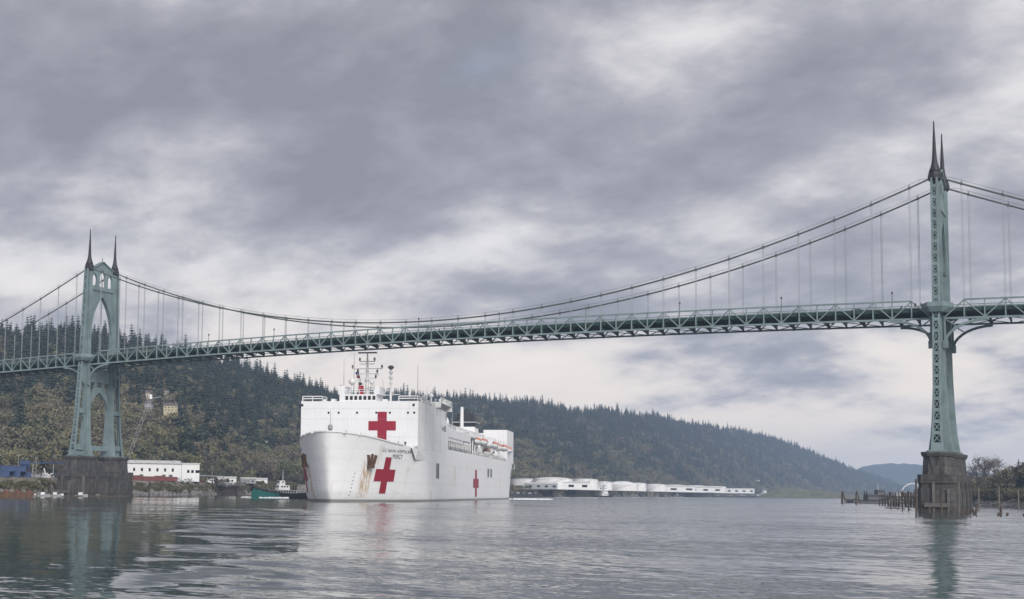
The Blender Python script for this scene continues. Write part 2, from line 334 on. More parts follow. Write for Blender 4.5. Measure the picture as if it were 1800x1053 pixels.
def east_z(px, D):
    k = D-lerp(E_SH, px); p = gnd(px, D)
    if k <= 0.01: return -0.8
    return -0.8+min(k, 26)*0.16+max(0, min(k-26, 14))*0.25+max(0, min(k-60, 160))*0.09+0.3*vnoise(p.x*6, p.y*6)*min(1, k/6)
terrain('east_bank', [x for x in np.linspace(1690, 2300, 60)], lambda px: [lerp(E_SH, px)+d for d in (0, 2, 5, 9, 14, 20, 26, 33, 40, 60, 90, 140, 220, 400, 700)], east_z, GRASS)
def dist_z(px, D):
    t = (D-7200)/1200; zr = lerp([(1380, 0), (1470, 110), (1520, 192), (1560, 208), (1610, 204), (1680, 165), (1800, 135), (2000, 120)], px)
    return zr*max(0, math.sin(min(t, 1)*math.pi/2)) if t < 1 else zr*(1.0-(t-1)*0.5)
terrain('distant_hills', [x for x in np.linspace(1380, 2000, 60)], lambda px: [7200+k*100 for k in range(19)], lambda px, D: dist_z(px, D)+1+3*vnoise(px*30, D*.1), BLUEHILL)
terrain('grassy_point', [x for x in np.linspace(1325, 1640, 60)], lambda px: [2950, 2962, 2985, 3020, 3090, 3300], lambda px, D: {2950: -.8, 2962: 3.5}.get(int(D), lerp([(1325, 3), (1345, 14), (1375, 24), (1430, 20), (1490, 11), (1560, 7), (1640, 5)], px)*{2985: .6, 3020: .9, 3090: 1, 3300: .8}.get(int(D), 1)+vnoise(px*60, D)*.8), GRASS)
terrain('far_shore', [x for x in np.linspace(1480, 1760, 60)], lambda px: [4600, 4612, 4700, 5400], lambda px, D: {4600: -.8, 4612: 4, 4700: 9}.get(int(D), 9), GRASS)

# ------------------------------------------------------------------ trees
def leaf_cloud(b, c, rx, rz, n, size, r):
    c = Vector(c)
    for k in range(n):
        d = Vector((r.gauss(0,1), r.gauss(0,1), r.gauss(0,1))).normalized()*(r.random()**0.45)
        p = c+Vector((d.x*rx, d.y*rx, d.z*rz)); s = size*r.uniform(0.6, 1.4)
        a = Vector((r.gauss(0,1), r.gauss(0,1), r.gauss(0,1))).normalized(); e = a.orthogonal().normalized()
        f = a.cross(e); b.add([p-e*s, p+f*s*0.8, p+e*s, p-f*s*0.8], [(0,1,2,3)])
def decid_meshes(seed, H, W, leaves, size, bare=False):
    r = random.Random(seed); tr = MB(); cr = MB()
    tr.tube([(0,0,-1), (0.1*r.uniform(-1,1),0,H*0.2), (0.3*r.uniform(-1,1),0.3*r.uniform(-1,1),H*0.42), (0.2,0.1,H*0.75)], [H*0.022, H*0.018, H*0.013, H*0.004], 7)
    tips = []
    for k in range(11 if not bare else 16):
        a = k*2.4+r.uniform(-.3,.3); z0 = H*r.uniform(0.22, 0.6); L = W*r.uniform(0.55, 1.0)*(1.1-z0/H*0.6)
        q = Vector((math.cos(a)*L, math.sin(a)*L, z0+L*r.uniform(0.5, 1.3))); q.z = min(q.z, H*0.97)
        mid_ = Vector((q.x*0.45, q.y*0.45, z0+(q.z-z0)*0.35))
        tr.tube([(0.05,0,z0), mid_, q], [H*0.009, H*0.006, H*0.002], 5); tips.append(q); tips.append(mid_*0.4+q*0.6)
        if bare:
            for j in range(7):
                s = mid_.lerp(q, r.uniform(0, 1)); e = s+Vector((r.gauss(0,1), r.gauss(0,1), r.uniform(0.2, 1.6)))*W*0.24
                tr.tube([s, e], [H*0.0035, H*0.0012], 4)
                for i in range(4):
                    s2 = s.lerp(e, r.uniform(.3, 1)); tr.tube([s2, s2+Vector((r.gauss(0,1), r.gauss(0,1), r.uniform(0, 1.5)))*W*0.11], [H*0.0020, H*0.0009], 3)
    tips.append(Vector((0.2, 0.1, H*0.85)))
    for q in tips: leaf_cloud(cr, q, W*r.uniform(0.24, 0.42), W*r.uniform(0.2, 0.36), leaves//len(tips), size, r)
    return tr, cr
def conif_meshes(seed, H, W, levels=15, br=8):
    r = random.Random(seed); tr = MB(); cr = MB()
    tr.tube([(0,0,-1.5), (0,0,H*0.5), (0,0,H*0.97)], [H*0.014, H*0.009, H*0.001], 6)
    z0 = H*r.uniform(0.10, 0.2)
    for l in range(levels):
        t = l/(levels-1); z = z0+(H*0.97-z0)*t; L = W*(1-t)**0.68*r.uniform(0.75, 1.2)+W*0.07
        for k in range(br):
            a = 2*math.pi*(k+r.uniform(-.35,.35))/br+l*0.7; LL = L*r.uniform(0.6, 1.12); wd = LL*0.36
            d = Vector((math.cos(a), math.sin(a), 0)); s = Vector((-d.y, d.x, 0)); zz = z+r.uniform(-.4,.4)
            dr = LL*r.uniform(0.28, 0.5); top = Vector((0,0,zz+LL*0.22))
            cr.add([top, d*LL*0.62+s*wd+Vector((0,0,zz-dr*0.5)), d*LL+Vector((0,0,zz-dr)), d*LL*0.62-s*wd+Vector((0,0,zz-dr*0.5))], [(0,1,2),(0,2,3)])
    return tr, cr
VAR = bpy.data.collections.new('tree_variants')
def variant(name, tr, cr, mat, bark=BARK):
    b = MB(); b.add(tr.v, tr.f); nt = len(tr.f); b.add(cr.v, cr.f)
    me = b.mesh(name, bark); me.materials.append(mat)
    idx = np.zeros(len(me.polygons), dtype=np.int32); idx[nt:] = 1; me.polygons.foreach_set('material_index', idx)
    o = bpy.data.objects.new(name, me); VAR.objects.link(o); return o
for k in range(5): variant('a_conifer', *conif_meshes(10+k, (30, 24, 34, 27, 21)[k], (5.2, 6.6, 6.0, 7.6, 5.8)[k], (15, 11, 15, 12, 10)[k], 9), CONIF)
for k in range(4): variant('b_deciduous', *decid_meshes(30+k, 17, 7.6, 900, 0.6), DECID)
for k in range(2): variant('c_bare', *decid_meshes(50+k, 18, 6.5, 320, 0.45, True), DECID, TWIG)
for k in range(3):
    r_ = random.Random(70+k); b_ = MB()
    for j in range(7): leaf_cloud(b_, (r_.uniform(-1.6,1.6), r_.uniform(-1.6,1.6), r_.uniform(.4, 1.9)), 1.3, 1.0, 55, 0.3, r_)
    variant('d_shrub', MB().tube([(0,0,-.5),(0,0,1)], [.1,.05], 4), b_, SHRUB)
for k in range(3):
    b_ = MB().ball((0,0,0.2), 1.0, 7, 5); rr = random.Random(90+k)
    b_.v = [(x*rr.uniform(.8,1.3), y*rr.uniform(.7,1.2), z*rr.uniform(.6,1)) for x, y, z in b_.v]; variant('e_rock', MB(), b_, ROCK, ROCK)
VNAMES = sorted(o.name for o in VAR.objects)
def scatter_group():
    g = bpy.data.node_groups.new('scatter', 'GeometryNodeTree')
    g.interface.new_socket('Geometry', in_out='INPUT', socket_type='NodeSocketGeometry'); g.interface.new_socket('Geometry', in_out='OUTPUT', socket_type='NodeSocketGeometry')
    N = g.nodes; L = g.links
    i = N.new('NodeGroupInput'); o = N.new('NodeGroupOutput'); ci = N.new('GeometryNodeCollectionInfo'); ci.inputs[0].default_value = VAR
    ci.inputs['Separate Children'].default_value = True; ci.inputs['Reset Children'].default_value = True
    ip = N.new('GeometryNodeInstanceOnPoints'); ip.inputs['Pick Instance'].default_value = True
    def attr(nm, t):
        a = N.new('GeometryNodeInputNamedAttribute'); a.data_type = t; a.inputs[0].default_value = nm; return a.outputs[0]
    L.new(i.outputs[0], ip.inputs['Points']); L.new(ci.outputs[0], ip.inputs['Instance'])
    L.new(attr('vidx', 'INT'), ip.inputs['Instance Index']); L.new(attr('vrot', 'FLOAT_VECTOR'), ip.inputs['Rotation']); L.new(attr('vscl', 'FLOAT_VECTOR'), ip.inputs['Scale'])
    L.new(ip.outputs[0], o.inputs[0]); return g
SCAT = scatter_group()
def scatter(name, pts, label, cat):                  # pts: (x, y, z, variant index, scale xy, scale z)
    me = bpy.data.meshes.new(name); a = np.array(pts, dtype=np.float64); n = len(a); me.from_pydata(a[:, :3].tolist(), [], [])
    me.attributes.new('vidx', 'INT', 'POINT').data.foreach_set('value', a[:, 3].astype(np.int32))
    rot = np.zeros((n, 3), dtype=np.float32); rot[:, 2] = rng.uniform(0, 6.28, n); rot[:, :2] = rng.normal(0, 0.03, (n, 2))
    me.attributes.new('vrot', 'FLOAT_VECTOR', 'POINT').data.foreach_set('vector', rot.ravel())
    s = np.stack([a[:, 4], a[:, 4], a[:, 5]], 1).astype(np.float32)
    me.attributes.new('vscl', 'FLOAT_VECTOR', 'POINT').data.foreach_set('vector', s.ravel())
    o = bpy.data.objects.new(name, me); COL.objects.link(o)
    md = o.modifiers.new('scatter', 'NODES'); md.node_group = SCAT
    return tag(o, label, cat, kind='stuff')
def vi(letter): return [k for k, n in enumerate(VNAMES) if n.startswith(letter+'_')]
A_, B_, C_, D_, E_ = [vi(c) for c in 'abcde']
HOUSES = [(258, 693, 1240), (281, 690, 1260), (256, 712, 1150), (296, 716, 1130), (272, 676, 1300)]
def forest(zf, pxr, fr, dr, n, conif_bias, hscale):
    out = []; tries = 0
    while len(out) < n and tries < n*6:
        tries += 1
        px = random.uniform(*pxr); Df = lerp(FOOT, px); Dr = lerp(dr, px)
        t = random.uniform(fr, 1.12)
        D = Df+(Dr-Df)*t
        if random.random() > D/(lerp(dr, pxr[1] if lerp(dr, pxr[1]) > lerp(dr, pxr[0]) else pxr[0])*1.12): continue
        if zf is near_z and any(abs(px-hx) < 13 and D < hd+6 and D > hd-16 for hx, hy, hd in HOUSES): continue
        p = gnd(px, D); z = zf(px, D)
        cl_ = 0.5+0.5*math.sin(p.x*0.013+1)*math.cos(p.y*0.011)+0.35*math.sin(p.x*.031+p.y*.023)+0.3*math.sin(p.x*.052-p.y*.041)
        pc = min(0.84, conif_bias(t, px)+0.6*(cl_-0.5))
        sc_ = hscale*random.uniform(0.55, 1.2)
        if random.random() < pc: out.append((p.x, p.y, z-0.5, random.choice(A_), sc_*1.15, sc_*random.uniform(.9, 1.15)))
        else: out.append((p.x, p.y, z-0.5, random.choice(B_+B_+C_), sc_*random.uniform(.9, 1.35), sc_*random.uniform(.8, 1.15)))
    return out
scatter('hillside_forest', forest(near_z, (-320, 850), 0.10, N_DR, 7500, lambda t, px: -0.36+t*1.6+(0.4 if px > 380 else 0)*t, 1.08),
        'forest of dark conifers and olive deciduous trees covering the near hillside', 'forest')
scatter('ridge_forest', forest(far_z, (520, 1600), 0.0, F_DR, 19000, lambda t, px: 0.10+t*1.15, 1.1),
        'hazy blue green conifer forest on the long ridge behind the white ship', 'forest')

# ------------------------------------------------------------------ the bridge
SP = 368.0
BR = thing('suspension_bridge', 'long pale green suspension bridge with two gothic spired towers crossing the river', 'bridge')
def zb(x):                                           # underside chord of the stiffening truss
    if 0 <= x <= SP: return 61.3+2.3*(1-((x-SP/2)/(SP/2))**2)
    d = -x if x < 0 else x-SP
    return 61.3-0.025*d
def zcab(x):
    if 0 <= x <= SP: return 71.3+36.0*((x-SP/2)/(SP/2))**2
    d = -x if x < 0 else x-SP
    return 107.3-0.425*d+0.0005*d*d
YT = 8.85
def pointed(w, z0, z1, n=9):                         # pointed arch, right half then left half
    h = z1-z0; rr = (w*w+h*h)/(2*w); pts = []
    for k in range(n+1):
        a = math.asin(min(1, h/rr))*k/n; pts.append((w-rr+rr*math.cos(a), z0+rr*math.sin(a)))
    return pts + [(-y, z) for y, z in reversed(pts[:-1])]
def make_tower(X):
    s = -1 if X == 0 else 1
    up_out = [(-7.4, 107.2), (0, 111.0), (7.4, 107.2), (7.4, 77.0)] + pointed(6.95, 77.2, 94.4) + [(-7.4, 77.0)]
    def lancet(c, w_, z0, z1, za): return [(c-w_, z0), (c+w_, z0)] + [(c+y, z) for y, z in pointed(w_, z1, za, 5)]
    T = plate('tower', up_out, [lancet(0, 1.95, 99.0, 103.0, 107.0), lancet(-5.2, 1.55, 99.0, 102.2, 105.0), lancet(5.2, 1.55, 99.0, 102.2, 105.0)], X-0.55, X+0.55, GREEN, BR)
    tag(T, 'tall green gothic bridge tower on the '+('far left bank' if X == 0 else 'right hand river pier'))
    def tr(name, b, mat=GREEN, smooth=False): return b.build(name, mat, T, smooth=smooth)
    for g in (-1, 1):
        tr('portal_beam', mb().bx(X+g*0.85-0.25, X+g*0.85+0.25, -7.6, 7.6, 97.0, 98.6))
        tr('gable_trim', mb().strip([(X+g*0.8, -7.6, 107.0), (X+g*0.8, 0, 111.1), (X+g*0.8, 7.6, 107.0)], 0.5, 0.7, up=(1,0,0)))
        tr('arch_rib', mb().strip([(X+g*0.75, y, z) for y, z in pointed(7.15, 77.2, 94.8)], 0.7, 0.55, up=(1,0,0)))
        for k in range(-4, 5):
            zz = 94.9-abs(k)*0.0; hz = {0: 95.0, 1: 93.6, 2: 91.0, 3: 87.8, 4: 84.0}[abs(k)]
            tr('rib', mb().bx(X+g*0.72-0.17, X+g*0.72+0.17, k*1.55-0.16, k*1.55+0.16, hz, 97.0))
    tr('finial', mb().lathe([(0.25, 0), (0.12, 0.8), (0.3, 1.2), (0.03, 2.6)], (X, 0, 110.9), 8))
    # lower portal
    lo_out = [(-7.6, 58.4), (7.6, 58.4), (7.6, 37.0)] + pointed(6.7, 37.2, 48.9) + [(-7.6, 37.0)]
    la = [(-6.5, 44.8), (-3.2, 50.6), (-3.2, 53.6), (-6.5, 53.6)]
    plate('lower_portal', lo_out, [[(-1.9, 51.3), (1.9, 51.3), (1.9, 53.6), (-1.9, 53.6)], la, [(-y, z) for y, z in reversed(la)]], X-0.6, X+0.6, GREEN, T)
    tr('portal_strut', mb().bx(X-0.9, X+0.9, -7.2, 7.2, 21.3, 23.7))
    zs = [18.9, 21, 24, 28, 34, 42, 52, 62, 80, 106.6]
    hxi = [(18.9, 3.4), (24, 2.6), (29, 2.2), (38, 1.75), (50, 1.4), (62, 1.25), (107, 1.1)]; yi = [(18.9, 5.8), (24, 6.4), (34, 6.6), (62, 7.0), (107, 7.2)]
    wi = [(18.9, 3.4), (34, 2.3), (62, 2.2), (107, 2.0)]
    yo = [(18.9, 16.6), (30, 15.2), (51, 13.4), (77, 11.9), (107, 10.7)]; hxo = [(18.9, 1.9), (24, 1.45), (34, 1.2), (107, 1.05)]
    for g in (-1, 1):
        def sq(z, h, a, b): return [(X-h, g*a, z), (X+h, g*a, z), (X+h, g*b, z), (X-h, g*b, z)]
        leg = tr('leg', mb().loft([sq(z, lerp(hxi, z), lerp(yi, z), lerp(yi, z)+lerp(wi, z)) for z in zs]))
        # raised corner strips give the leg its stepped section
        for e in (-1, 1):
            tr('leg_fin', mb().loft([sq(z, 0.28, lerp(yi, z)+lerp(wi, z)*0.5-0.01, lerp(yi, z)+lerp(wi, z)*0.5+0.5) if False else
               [(X+e*(lerp(hxi, z)+0.0), g*(lerp(yi, z)+lerp(wi, z)*0.30), z), (X+e*(lerp(hxi, z)+0.32), g*(lerp(yi, z)+lerp(wi, z)*0.30), z),
                (X+e*(lerp(hxi, z)+0.32), g*(lerp(yi, z)+lerp(wi, z)*0.72), z), (X+e*lerp(hxi, z), g*(lerp(yi, z)+lerp(wi, z)*0.72), z)] for z in zs]))
        # web with slots between the inner column and the outer latticed post
        wo = [(yi_, z) for z, yi_ in [(19, 9.6), (34, 9.6), (62, 9.8), (106, 9.2)]]
        outl = [(g*y, z) for y, z in [(8.9, 19.2), (15.3, 19.2), (lerp(yo, 30)-1.0, 30), (lerp(yo, 51)-1.0, 51), (lerp(yo, 77)-0.9, 77), (9.9, 106), (8.8, 106), (9.2, 77), (9.2, 51)]]
        def slot(z0, z1):
            a0, a1 = 9.3, 9.6; b0, b1 = lerp(yo, z0)-0.95, lerp(yo, z1)-0.95; c_ = (a1+b1)/2
            return [(g*a0, z0), (g*b0, z0), (g*b1, z1-1.6), (g*c_, z1), (g*a1, z1-1.6)]
        plate('leg_web', outl, [slot(24.2, 38.4), slot(41.0, 53.4)], X-0.25, X+0.25, GREEN, T)
        # outer post: two corner plates, battens and crossed lacing bars over a back plate painted as recess shade
        b = MB()
        for e in (-1, 1):
            b.loft([[(X+e*(lerp(hxo, z)), g*(lerp(yo, z)-0.95), z), (X+e*(lerp(hxo, z)-0.55), g*(lerp(yo, z)-0.95), z), (X+e*(lerp(hxo, z)-0.55), g*lerp(yo, z), z), (X+e*lerp(hxo, z), g*lerp(yo, z), z)] for z in zs])
        z = 19.0
        bat = []
        while z < 105:
            z2 = min(z+(2.6 if z < 24 else 1.1), 106.4)
            def fr(zz): return lerp(hxo, zz)-0.5, g*(lerp(yo, zz)-0.06), g*(lerp(yo, zz)-0.35)
            h0, ya, yb_ = fr(z); h1, yc, yd = fr(z2)
            b.loft([[(X-h0, ya, z), (X+h0, ya, z), (X+h0, yb_, z), (X-h0, yb_, z)], [(X-h1, yc, z2), (X+h1, yc, z2), (X+h1, yd, z2), (X-h1, yd, z2)]])
            z3 = z2+2.5; h3, ye, yf = fr(min(z3, 106.4))
            if z3 < 105.5:
                m_ = 1 if z < 62 else 2
                for i_ in range(m_):
                    za_, zb_ = z2+(z3-z2)*i_/m_, z2+(z3-z2)*(i_+1)/m_
                    b.bar((X-h1, yc-g*0.1, za_), (X+h3, ye-g*0.1, zb_), 0.24, 0.12, up=(0,1,0)); b.bar((X+h1, yc-g*0.22, za_), (X-h3, ye-g*0.22, zb_), 0.24, 0.12, up=(0,1,0))
            z = z3
        tr('lattice_post', b)
        tr('post_back', mb().loft([[(X-lerp(hxo, z)+0.2, g*(lerp(yo, z)-0.92), z), (X+lerp(hxo, z)-0.2, g*(lerp(yo, z)-0.92), z), (X+lerp(hxo, z)-0.2, g*(lerp(yo, z)-0.62), z), (X-lerp(hxo, z)+0.2, g*(lerp(yo, z)-0.95), z)] for z in zs]), SHADEGREEN)
        tr('leg_shoe', mb().bx(X-3.9, X+3.9, g*5.2, g*10.8, 18.6, 19.3)); tr('leg_shoe', mb().bx(X-2.4, X+2.4, g*14.6, g*17.0, 18.6, 19.3))
        tr('leg_strut', mb().bx(X-1.0, X+1.0, min(g*9.7, g*15.0), max(g*9.7, g*15.0), 21.6, 23.9)); tr('leg_strut', mb().bx(X-1.0, X+1.0, min(g*9.7, g*13.6), max(g*9.7, g*13.6), 38.6, 40.6))
        # saddle cap and spire
        c = (X, g*8.55, 0)
        tr('saddle_collar', mb().lathe([(1.75, 105.8), (2.05, 106.4), (2.15, 107.6), (1.95, 108.0), (1.9, 108.6), (1.55, 108.9)], c, 8), COPPER)
        tr('spire', mb().lathe([(1.75, 108.7), (1.7, 109.3), (1.25, 110.4), (0.9, 111.8), (0.72, 113.4), (0.58, 116), (0.40, 120), (0.22, 123.6), (0.20, 125.0), (0.08, 125.5)], c, 10), COPPER, True)
        # balcony round the leg at road level
        pts = [(X-4.6, g*7.6), (X-4.6, g*10.0), (X-2.2, g*14.6), (X+2.2, g*14.6), (X+4.6, g*10.0), (X+4.6, g*7.6)]
        pin = [(X+(x-X)*0.72, y*0.93) for x, y in pts]
        if g > 0: pts.reverse(); pin.reverse()
        tr('balcony', mb().loft([[(x, y, 63.0) for x, y in pin], [(x, y, 64.6) for x, y in pts], [(x, y, 66.0) for x, y in pts]]))
        # knee brackets under the truss
        for e in (-1, 1):
            arc = [(X+e*(2.0+12.0*(1-math.cos(a))), g*YT, 53.0+(zb(X+e*14)-53.6)*math.sin(a)) for a in np.linspace(0, math.pi/2, 10)]
            tr('knee_bracket', mb().strip(arc, 0.55, 0.8))
            tr('knee_strut', mb().bar((X+e*2.2, g*YT, 61.0), (X+e*5.4, g*YT, 58.6), 0.35))
            tr('knee_post', mb().bar((X+e*2.0, g*YT, 52.5), (X+e*2.0, g*YT, 62), 0.6))
            tr('knee_gusset', mb().bx(min(X+e*1.4, X+e*2.9), max(X+e*1.4, X+e*2.9), g*YT-0.4, g*YT+0.4, 51.8, 54.3))
    # pier
    P = mb()
    for g in (-1, 1):
        oc = lambda h, y0, y1, c: [(X-h+c, g*y0), (X+h-c, g*y0), (X+h, g*(y0+c)), (X+h, g*(y1-c)), (X+h-c, g*y1), (X-h+c, g*y1), (X-h, g*(y1-c)), (X-h, g*(y0+c))]
        P.loft([[(x, y, 11.4) for x, y in oc(4.3, 3.2, 19.0, 1.9)], [(x, y, 17.2) for x, y in oc(4.0, 3.4, 18.6, 1.9)]])
    pier = tag(P.build('pier', CONC, BR), 'dark weathered concrete pier under the '+('left' if X == 0 else 'right')+' tower')
    for g in (-1, 1):
        def cap(z0, z1, e): return mb().loft([[(x, y, z) for x, y in oc2(e if z > z0 else e-0.3)] for z in (z0, (z0+z1)/2, z1)])
        oc2 = lambda e: [(X-4.1-e+2, g*(3.2-e)), (X+4.1+e-2, g*(3.2-e)), (X+4.1+e, g*(5.2-e)), (X+4.1+e, g*(16.8+e)), (X+4.1+e-2, g*(18.8+e)), (X-4.1-e+2, g*(18.8+e)), (X-4.1-e, g*(16.8+e)), (X-4.1-e, g*(5.2-e))]
        cap(17.2, 18.65, 0.5).build('pier_cap', CONC, pier)
        mb().prism([(X-0.7, 11.5), (X+0.7, 11.5), (X+1.9, 17.1), (X+0.9, 17.1), (X, 14.0), (X-0.9, 17.1), (X-1.9, 17.1)], min(g*18.4, g*19.1), max(g*18.4, g*19.1), 'y').build('buttress', CONC, pier)
    mb().bx(X-2.6, X+2.6, -3.4, 3.4, 11.4, 16.6).build('pier_wall', CONC, pier)
    pl = [(X-5.4, -19.5), (X-4.2, -21.0), (X+4.2, -21.0), (X+5.4, -19.5), (X+5.4, 19.5), (X+4.2, 21.0), (X-4.2, 21.0), (X-5.4, 19.5)]
    mb().prism(pl, 9.0, 11.6).build('plinth_course', CONC, pier)
    mb().prism([(X+(x-X)*0.96, y*0.98) for x, y in pl], 7.4, 9.0).build('plinth_course', CONCD, pier)
    mb().prism(pl, 1.3, 7.4).build('plinth_course', CONC, pier)
    mb().prism([(X+(x-X)*1.03, y*1.01) for x, y in pl], -3.0, 1.3).build('plinth_footing', CONCD, pier)
    for e in (-1, 1):
        for yy in (-14, -5, 5, 14): mb().bx(min(X+e*5.3, X+e*5.8), max(X+e*5.3, X+e*5.8), yy-0.8, yy+0.8, 0, 9.6).build('pier_fender', CONCL if yy == -14 else CONC, pier)
    for xx in (-0.6, 3.6): mb().bx(X+xx-0.35, X+xx+0.35, -21.6, -20.9, 0, 7.2 if xx > 0 else 9.2).build('pier_fender', CONCL, pier)
    mb().bx(X-3.2, X+4.1, -21.9, -21.2, 1.6, 2.9).build('fender_beam', CONCL, pier)
    for k in range(4): mb().tube([(X-5+k*3.4, -22.6, -3), (X-5+k*3.4, -22.4, 1.0+0.6*(k % 2))], 0.3, 8).build('fender_pile', WOOD, pier)
    return T
make_tower(0.0); make_tower(SP)

NODES = [SP/2+11.75*k for k in range(-15, 16)]
SIDE_L = [-7.75-11.75*k for k in range(0, 11)]; SIDE_R = [SP+7.75+11.75*k for k in range(0, 11)]
def make_truss(nodes, y):
    n0, n1 = nodes[0], nodes[-1]; c = MB()
    xs = np.linspace(n0, n1, 2*(len(nodes)-1)+1)
    c.strip([(x, y, zb(x)+5.85) for x in xs], 0.55, 0.5)
    e0 = 1.8 if n0 > 0 and n0 < 100 else (SP+1.8 if abs(n0-SP-7.75) < .1 else n0-4); e1 = SP-1.8 if abs(n1-360.25) < .1 else (-1.8 if abs(n1+7.75) < .1 else n1+4)
    c.strip([(e0, y, zb(e0))]+[(x, y, zb(x)) for x in xs]+[(e1, y, zb(e1))], 0.55, 0.6)
    T = c.build('stiffening_truss', GREEN2, BR)
    for k, x in enumerate(xs):
        mb().bx(x-0.17, x+0.17, y-0.2, y+0.2, zb(x)+0.2, zb(x)+5.7).build('truss_vertical', GREEN2, T)
        if k < len(xs)-1:
            a, b_ = xs[k], xs[k+1]; za, zz = (5.7, 0.2) if k % 2 == 0 else (0.2, 5.7)
            mb().bar((a, y, zb(a)+za), (b_, y, zb(b_)+zz), 0.34, 0.34, up=(0,1,0)).build('truss_diagonal', GREEN2, T)
        if k % 2: mb().bx(x-0.55, x+0.55, y-0.3, y+0.3, zb(x)-0.35, zb(x)+0.75).build('gusset', GREEN2, T)
    for e, n in ((e0, n0), (e1, n1)): mb().bar((e, y, zb(e)+0.2), (n, y, zb(n)+5.7), 0.4, 0.4, up=(0,1,0)).build('end_post', GREEN2, T)
SIDE_L = SIDE_L[::-1]
for nds in (NODES, SIDE_L, SIDE_R):
    for y in (-YT, YT): make_truss(nds, y)
XS = np.linspace(-131, SP+131, 127)
def deck_loft(y0, y1, a, b): return mb().loft([[(x, y0, zb(x)+a), (x, y1, zb(x)+a), (x, y1, zb(x)+b), (x, y0, zb(x)+b)] for x in XS])
deck_loft(-8.0, 8.0, 2.75, 3.25).build('road_deck', ASPH, BR)
for y in (-7.2, -4.3, -1.4, 1.4, 4.3, 7.2): deck_loft(y-0.2, y+0.2, 1.85, 2.74).build('stringer', SHADEGREEN, BR)
fb = mb().prism([(-8.6, 0.15), (-8.6, 1.0), (-7.9, 2.7), (7.9, 2.7), (8.6, 1.0), (8.6, 0.15), (4, 0.9), (-4, 0.9)], -0.22, 0.22, 'x').mesh('floor_beam', SHADEGREEN)
allx = [x for nds in (NODES, SIDE_L, SIDE_R) for x in np.linspace(nds[0], nds[-1], 2*(len(nds)-1)+1)]
for x in allx: inst('floor_beam', fb, BR, (x, 0, zb(x)))
lat = MB()
for nds in (NODES, SIDE_L, SIDE_R):
    for a, b_ in zip(nds[:-1], nds[1:]):
        lat.bar((a, -8.6, zb(a)+0.1), (b_, 8.6, zb(b_)+0.1), 0.22); lat.bar((a, 8.6, zb(a)-0.15), (b_, -8.6, zb(b_)-0.15), 0.22)
lat.build('lateral_bracing', SHADEGREEN, BR)['kind'] = 'stuff'
for y in (-8.15, 8.15):
    deck_loft(y-0.09, y+0.09, 4.25, 4.45).build('railing', GREEN2, BR)
    deck_loft(y-0.05, y+0.05, 3.75, 3.85).build('railing', GREEN2, BR)
    deck_loft(y-0.16, y+0.16, 2.3, 3.5).build('fascia_girder', SHADEGREEN, BR)
    b = MB()
    for x in np.arange(-130, SP+130, 1.47): b.bx(x-0.05, x+0.05, y-0.04, y+0.04, zb(x)+3.3, zb(x)+4.3)
    b.build('railing_posts', GREEN2, BR)['kind'] = 'stuff'
for y in (-8.54, 8.54):
    cx = np.concatenate([np.linspace(-131, 0, 30), np.linspace(0, SP, 90)[1:], np.linspace(SP, SP+131, 30)[1:]])
    mb().tube([(x, y, zcab(x)) for x in cx], 0.29, 8).build('main_cable', CABLE, BR, smooth=True)
    for e in (-0.45, 0.45):
        mb().tube([(x, y+e, zcab(x)+1.15) for x in cx if abs(x) > 2.5 and abs(x-SP) > 2.5], 0.025, 4).build('hand_line', CABLE, BR)
    hm = mb().bx(-0.26, -0.14, -0.06, 0.06, 0, 1).bx(0.14, 0.26, -0.06, 0.06, 0, 1).mesh('hanger', ROPE)
    cb = mb().bx(-0.35, 0.35, -0.36, 0.36, -0.38, 0.38).bx(-0.05, 0.05, -0.47, -0.41, 0, 1.25).bx(-0.05, 0.05, 0.41, 0.47, 0, 1.25).mesh('cable_band', CABLE)
    for nds in (NODES, SIDE_L, SIDE_R):
        for x in nds:
            L = zcab(x)-zb(x)-5.9
            if L > 0.6:
                inst('hanger', hm, BR, (x, y, zb(x)+5.9), 0, (1, 1, L-0.2)); inst('cable_band', cb, BR, (x, y, zcab(x)))
            else: inst('cable_band', cb, BR, (x, y, zcab(x)))
lp = mb().tube([(0,0,0), (0,0,4.3)], [0.14, 0.1], 6).lathe([(0.12, 4.2), (0.3, 4.5), (0.34, 5.1), (0.2, 5.4), (0.05, 5.9)], (0,0,0), 8).mesh('lamp_post', DGREY)
for k in range(0, 10):
    for y in (-8.5, 8.5): inst('lamp_post', lp, BR, (354.4-35.25*k, y, zb(354.4-35.25*k)+3.4+ (2.4 if y < 0 else 0)), 0, (1, 1, 0.62))
for x in (-43, -90, 395, 440):
    for y in (-8.5, 8.5): inst('lamp_post', lp, BR, (x, y, zb(x)+3.4+(2.4 if y < 0 else 0)), 0, (1, 1, 0.62))
for x in (-133, SP+133):
    mb().bx(x-4, x+4, -11, 11, 0, zb(x)+1).build('anchor_pier', CONC, BR)

# ------------------------------------------------------------------ the hospital ship (built in metres of its own frame, bow towards +x, port +y)
SHIP_S = 1.52
HEAD = R(12.8)
sp0 = gnd(629, 525)
bowdir = -(math.sin(HEAD)*r0 + math.cos(HEAD)*Vector((fw.x, fw.y, 0)).normalized())
SHIP = thing('hospital_ship', 'huge white hospital ship with red crosses passing under the bridge', 'ship', sp0, math.atan2(bowdir.y, bowdir.x))
SHIP.scale = (SHIP_S,)*3
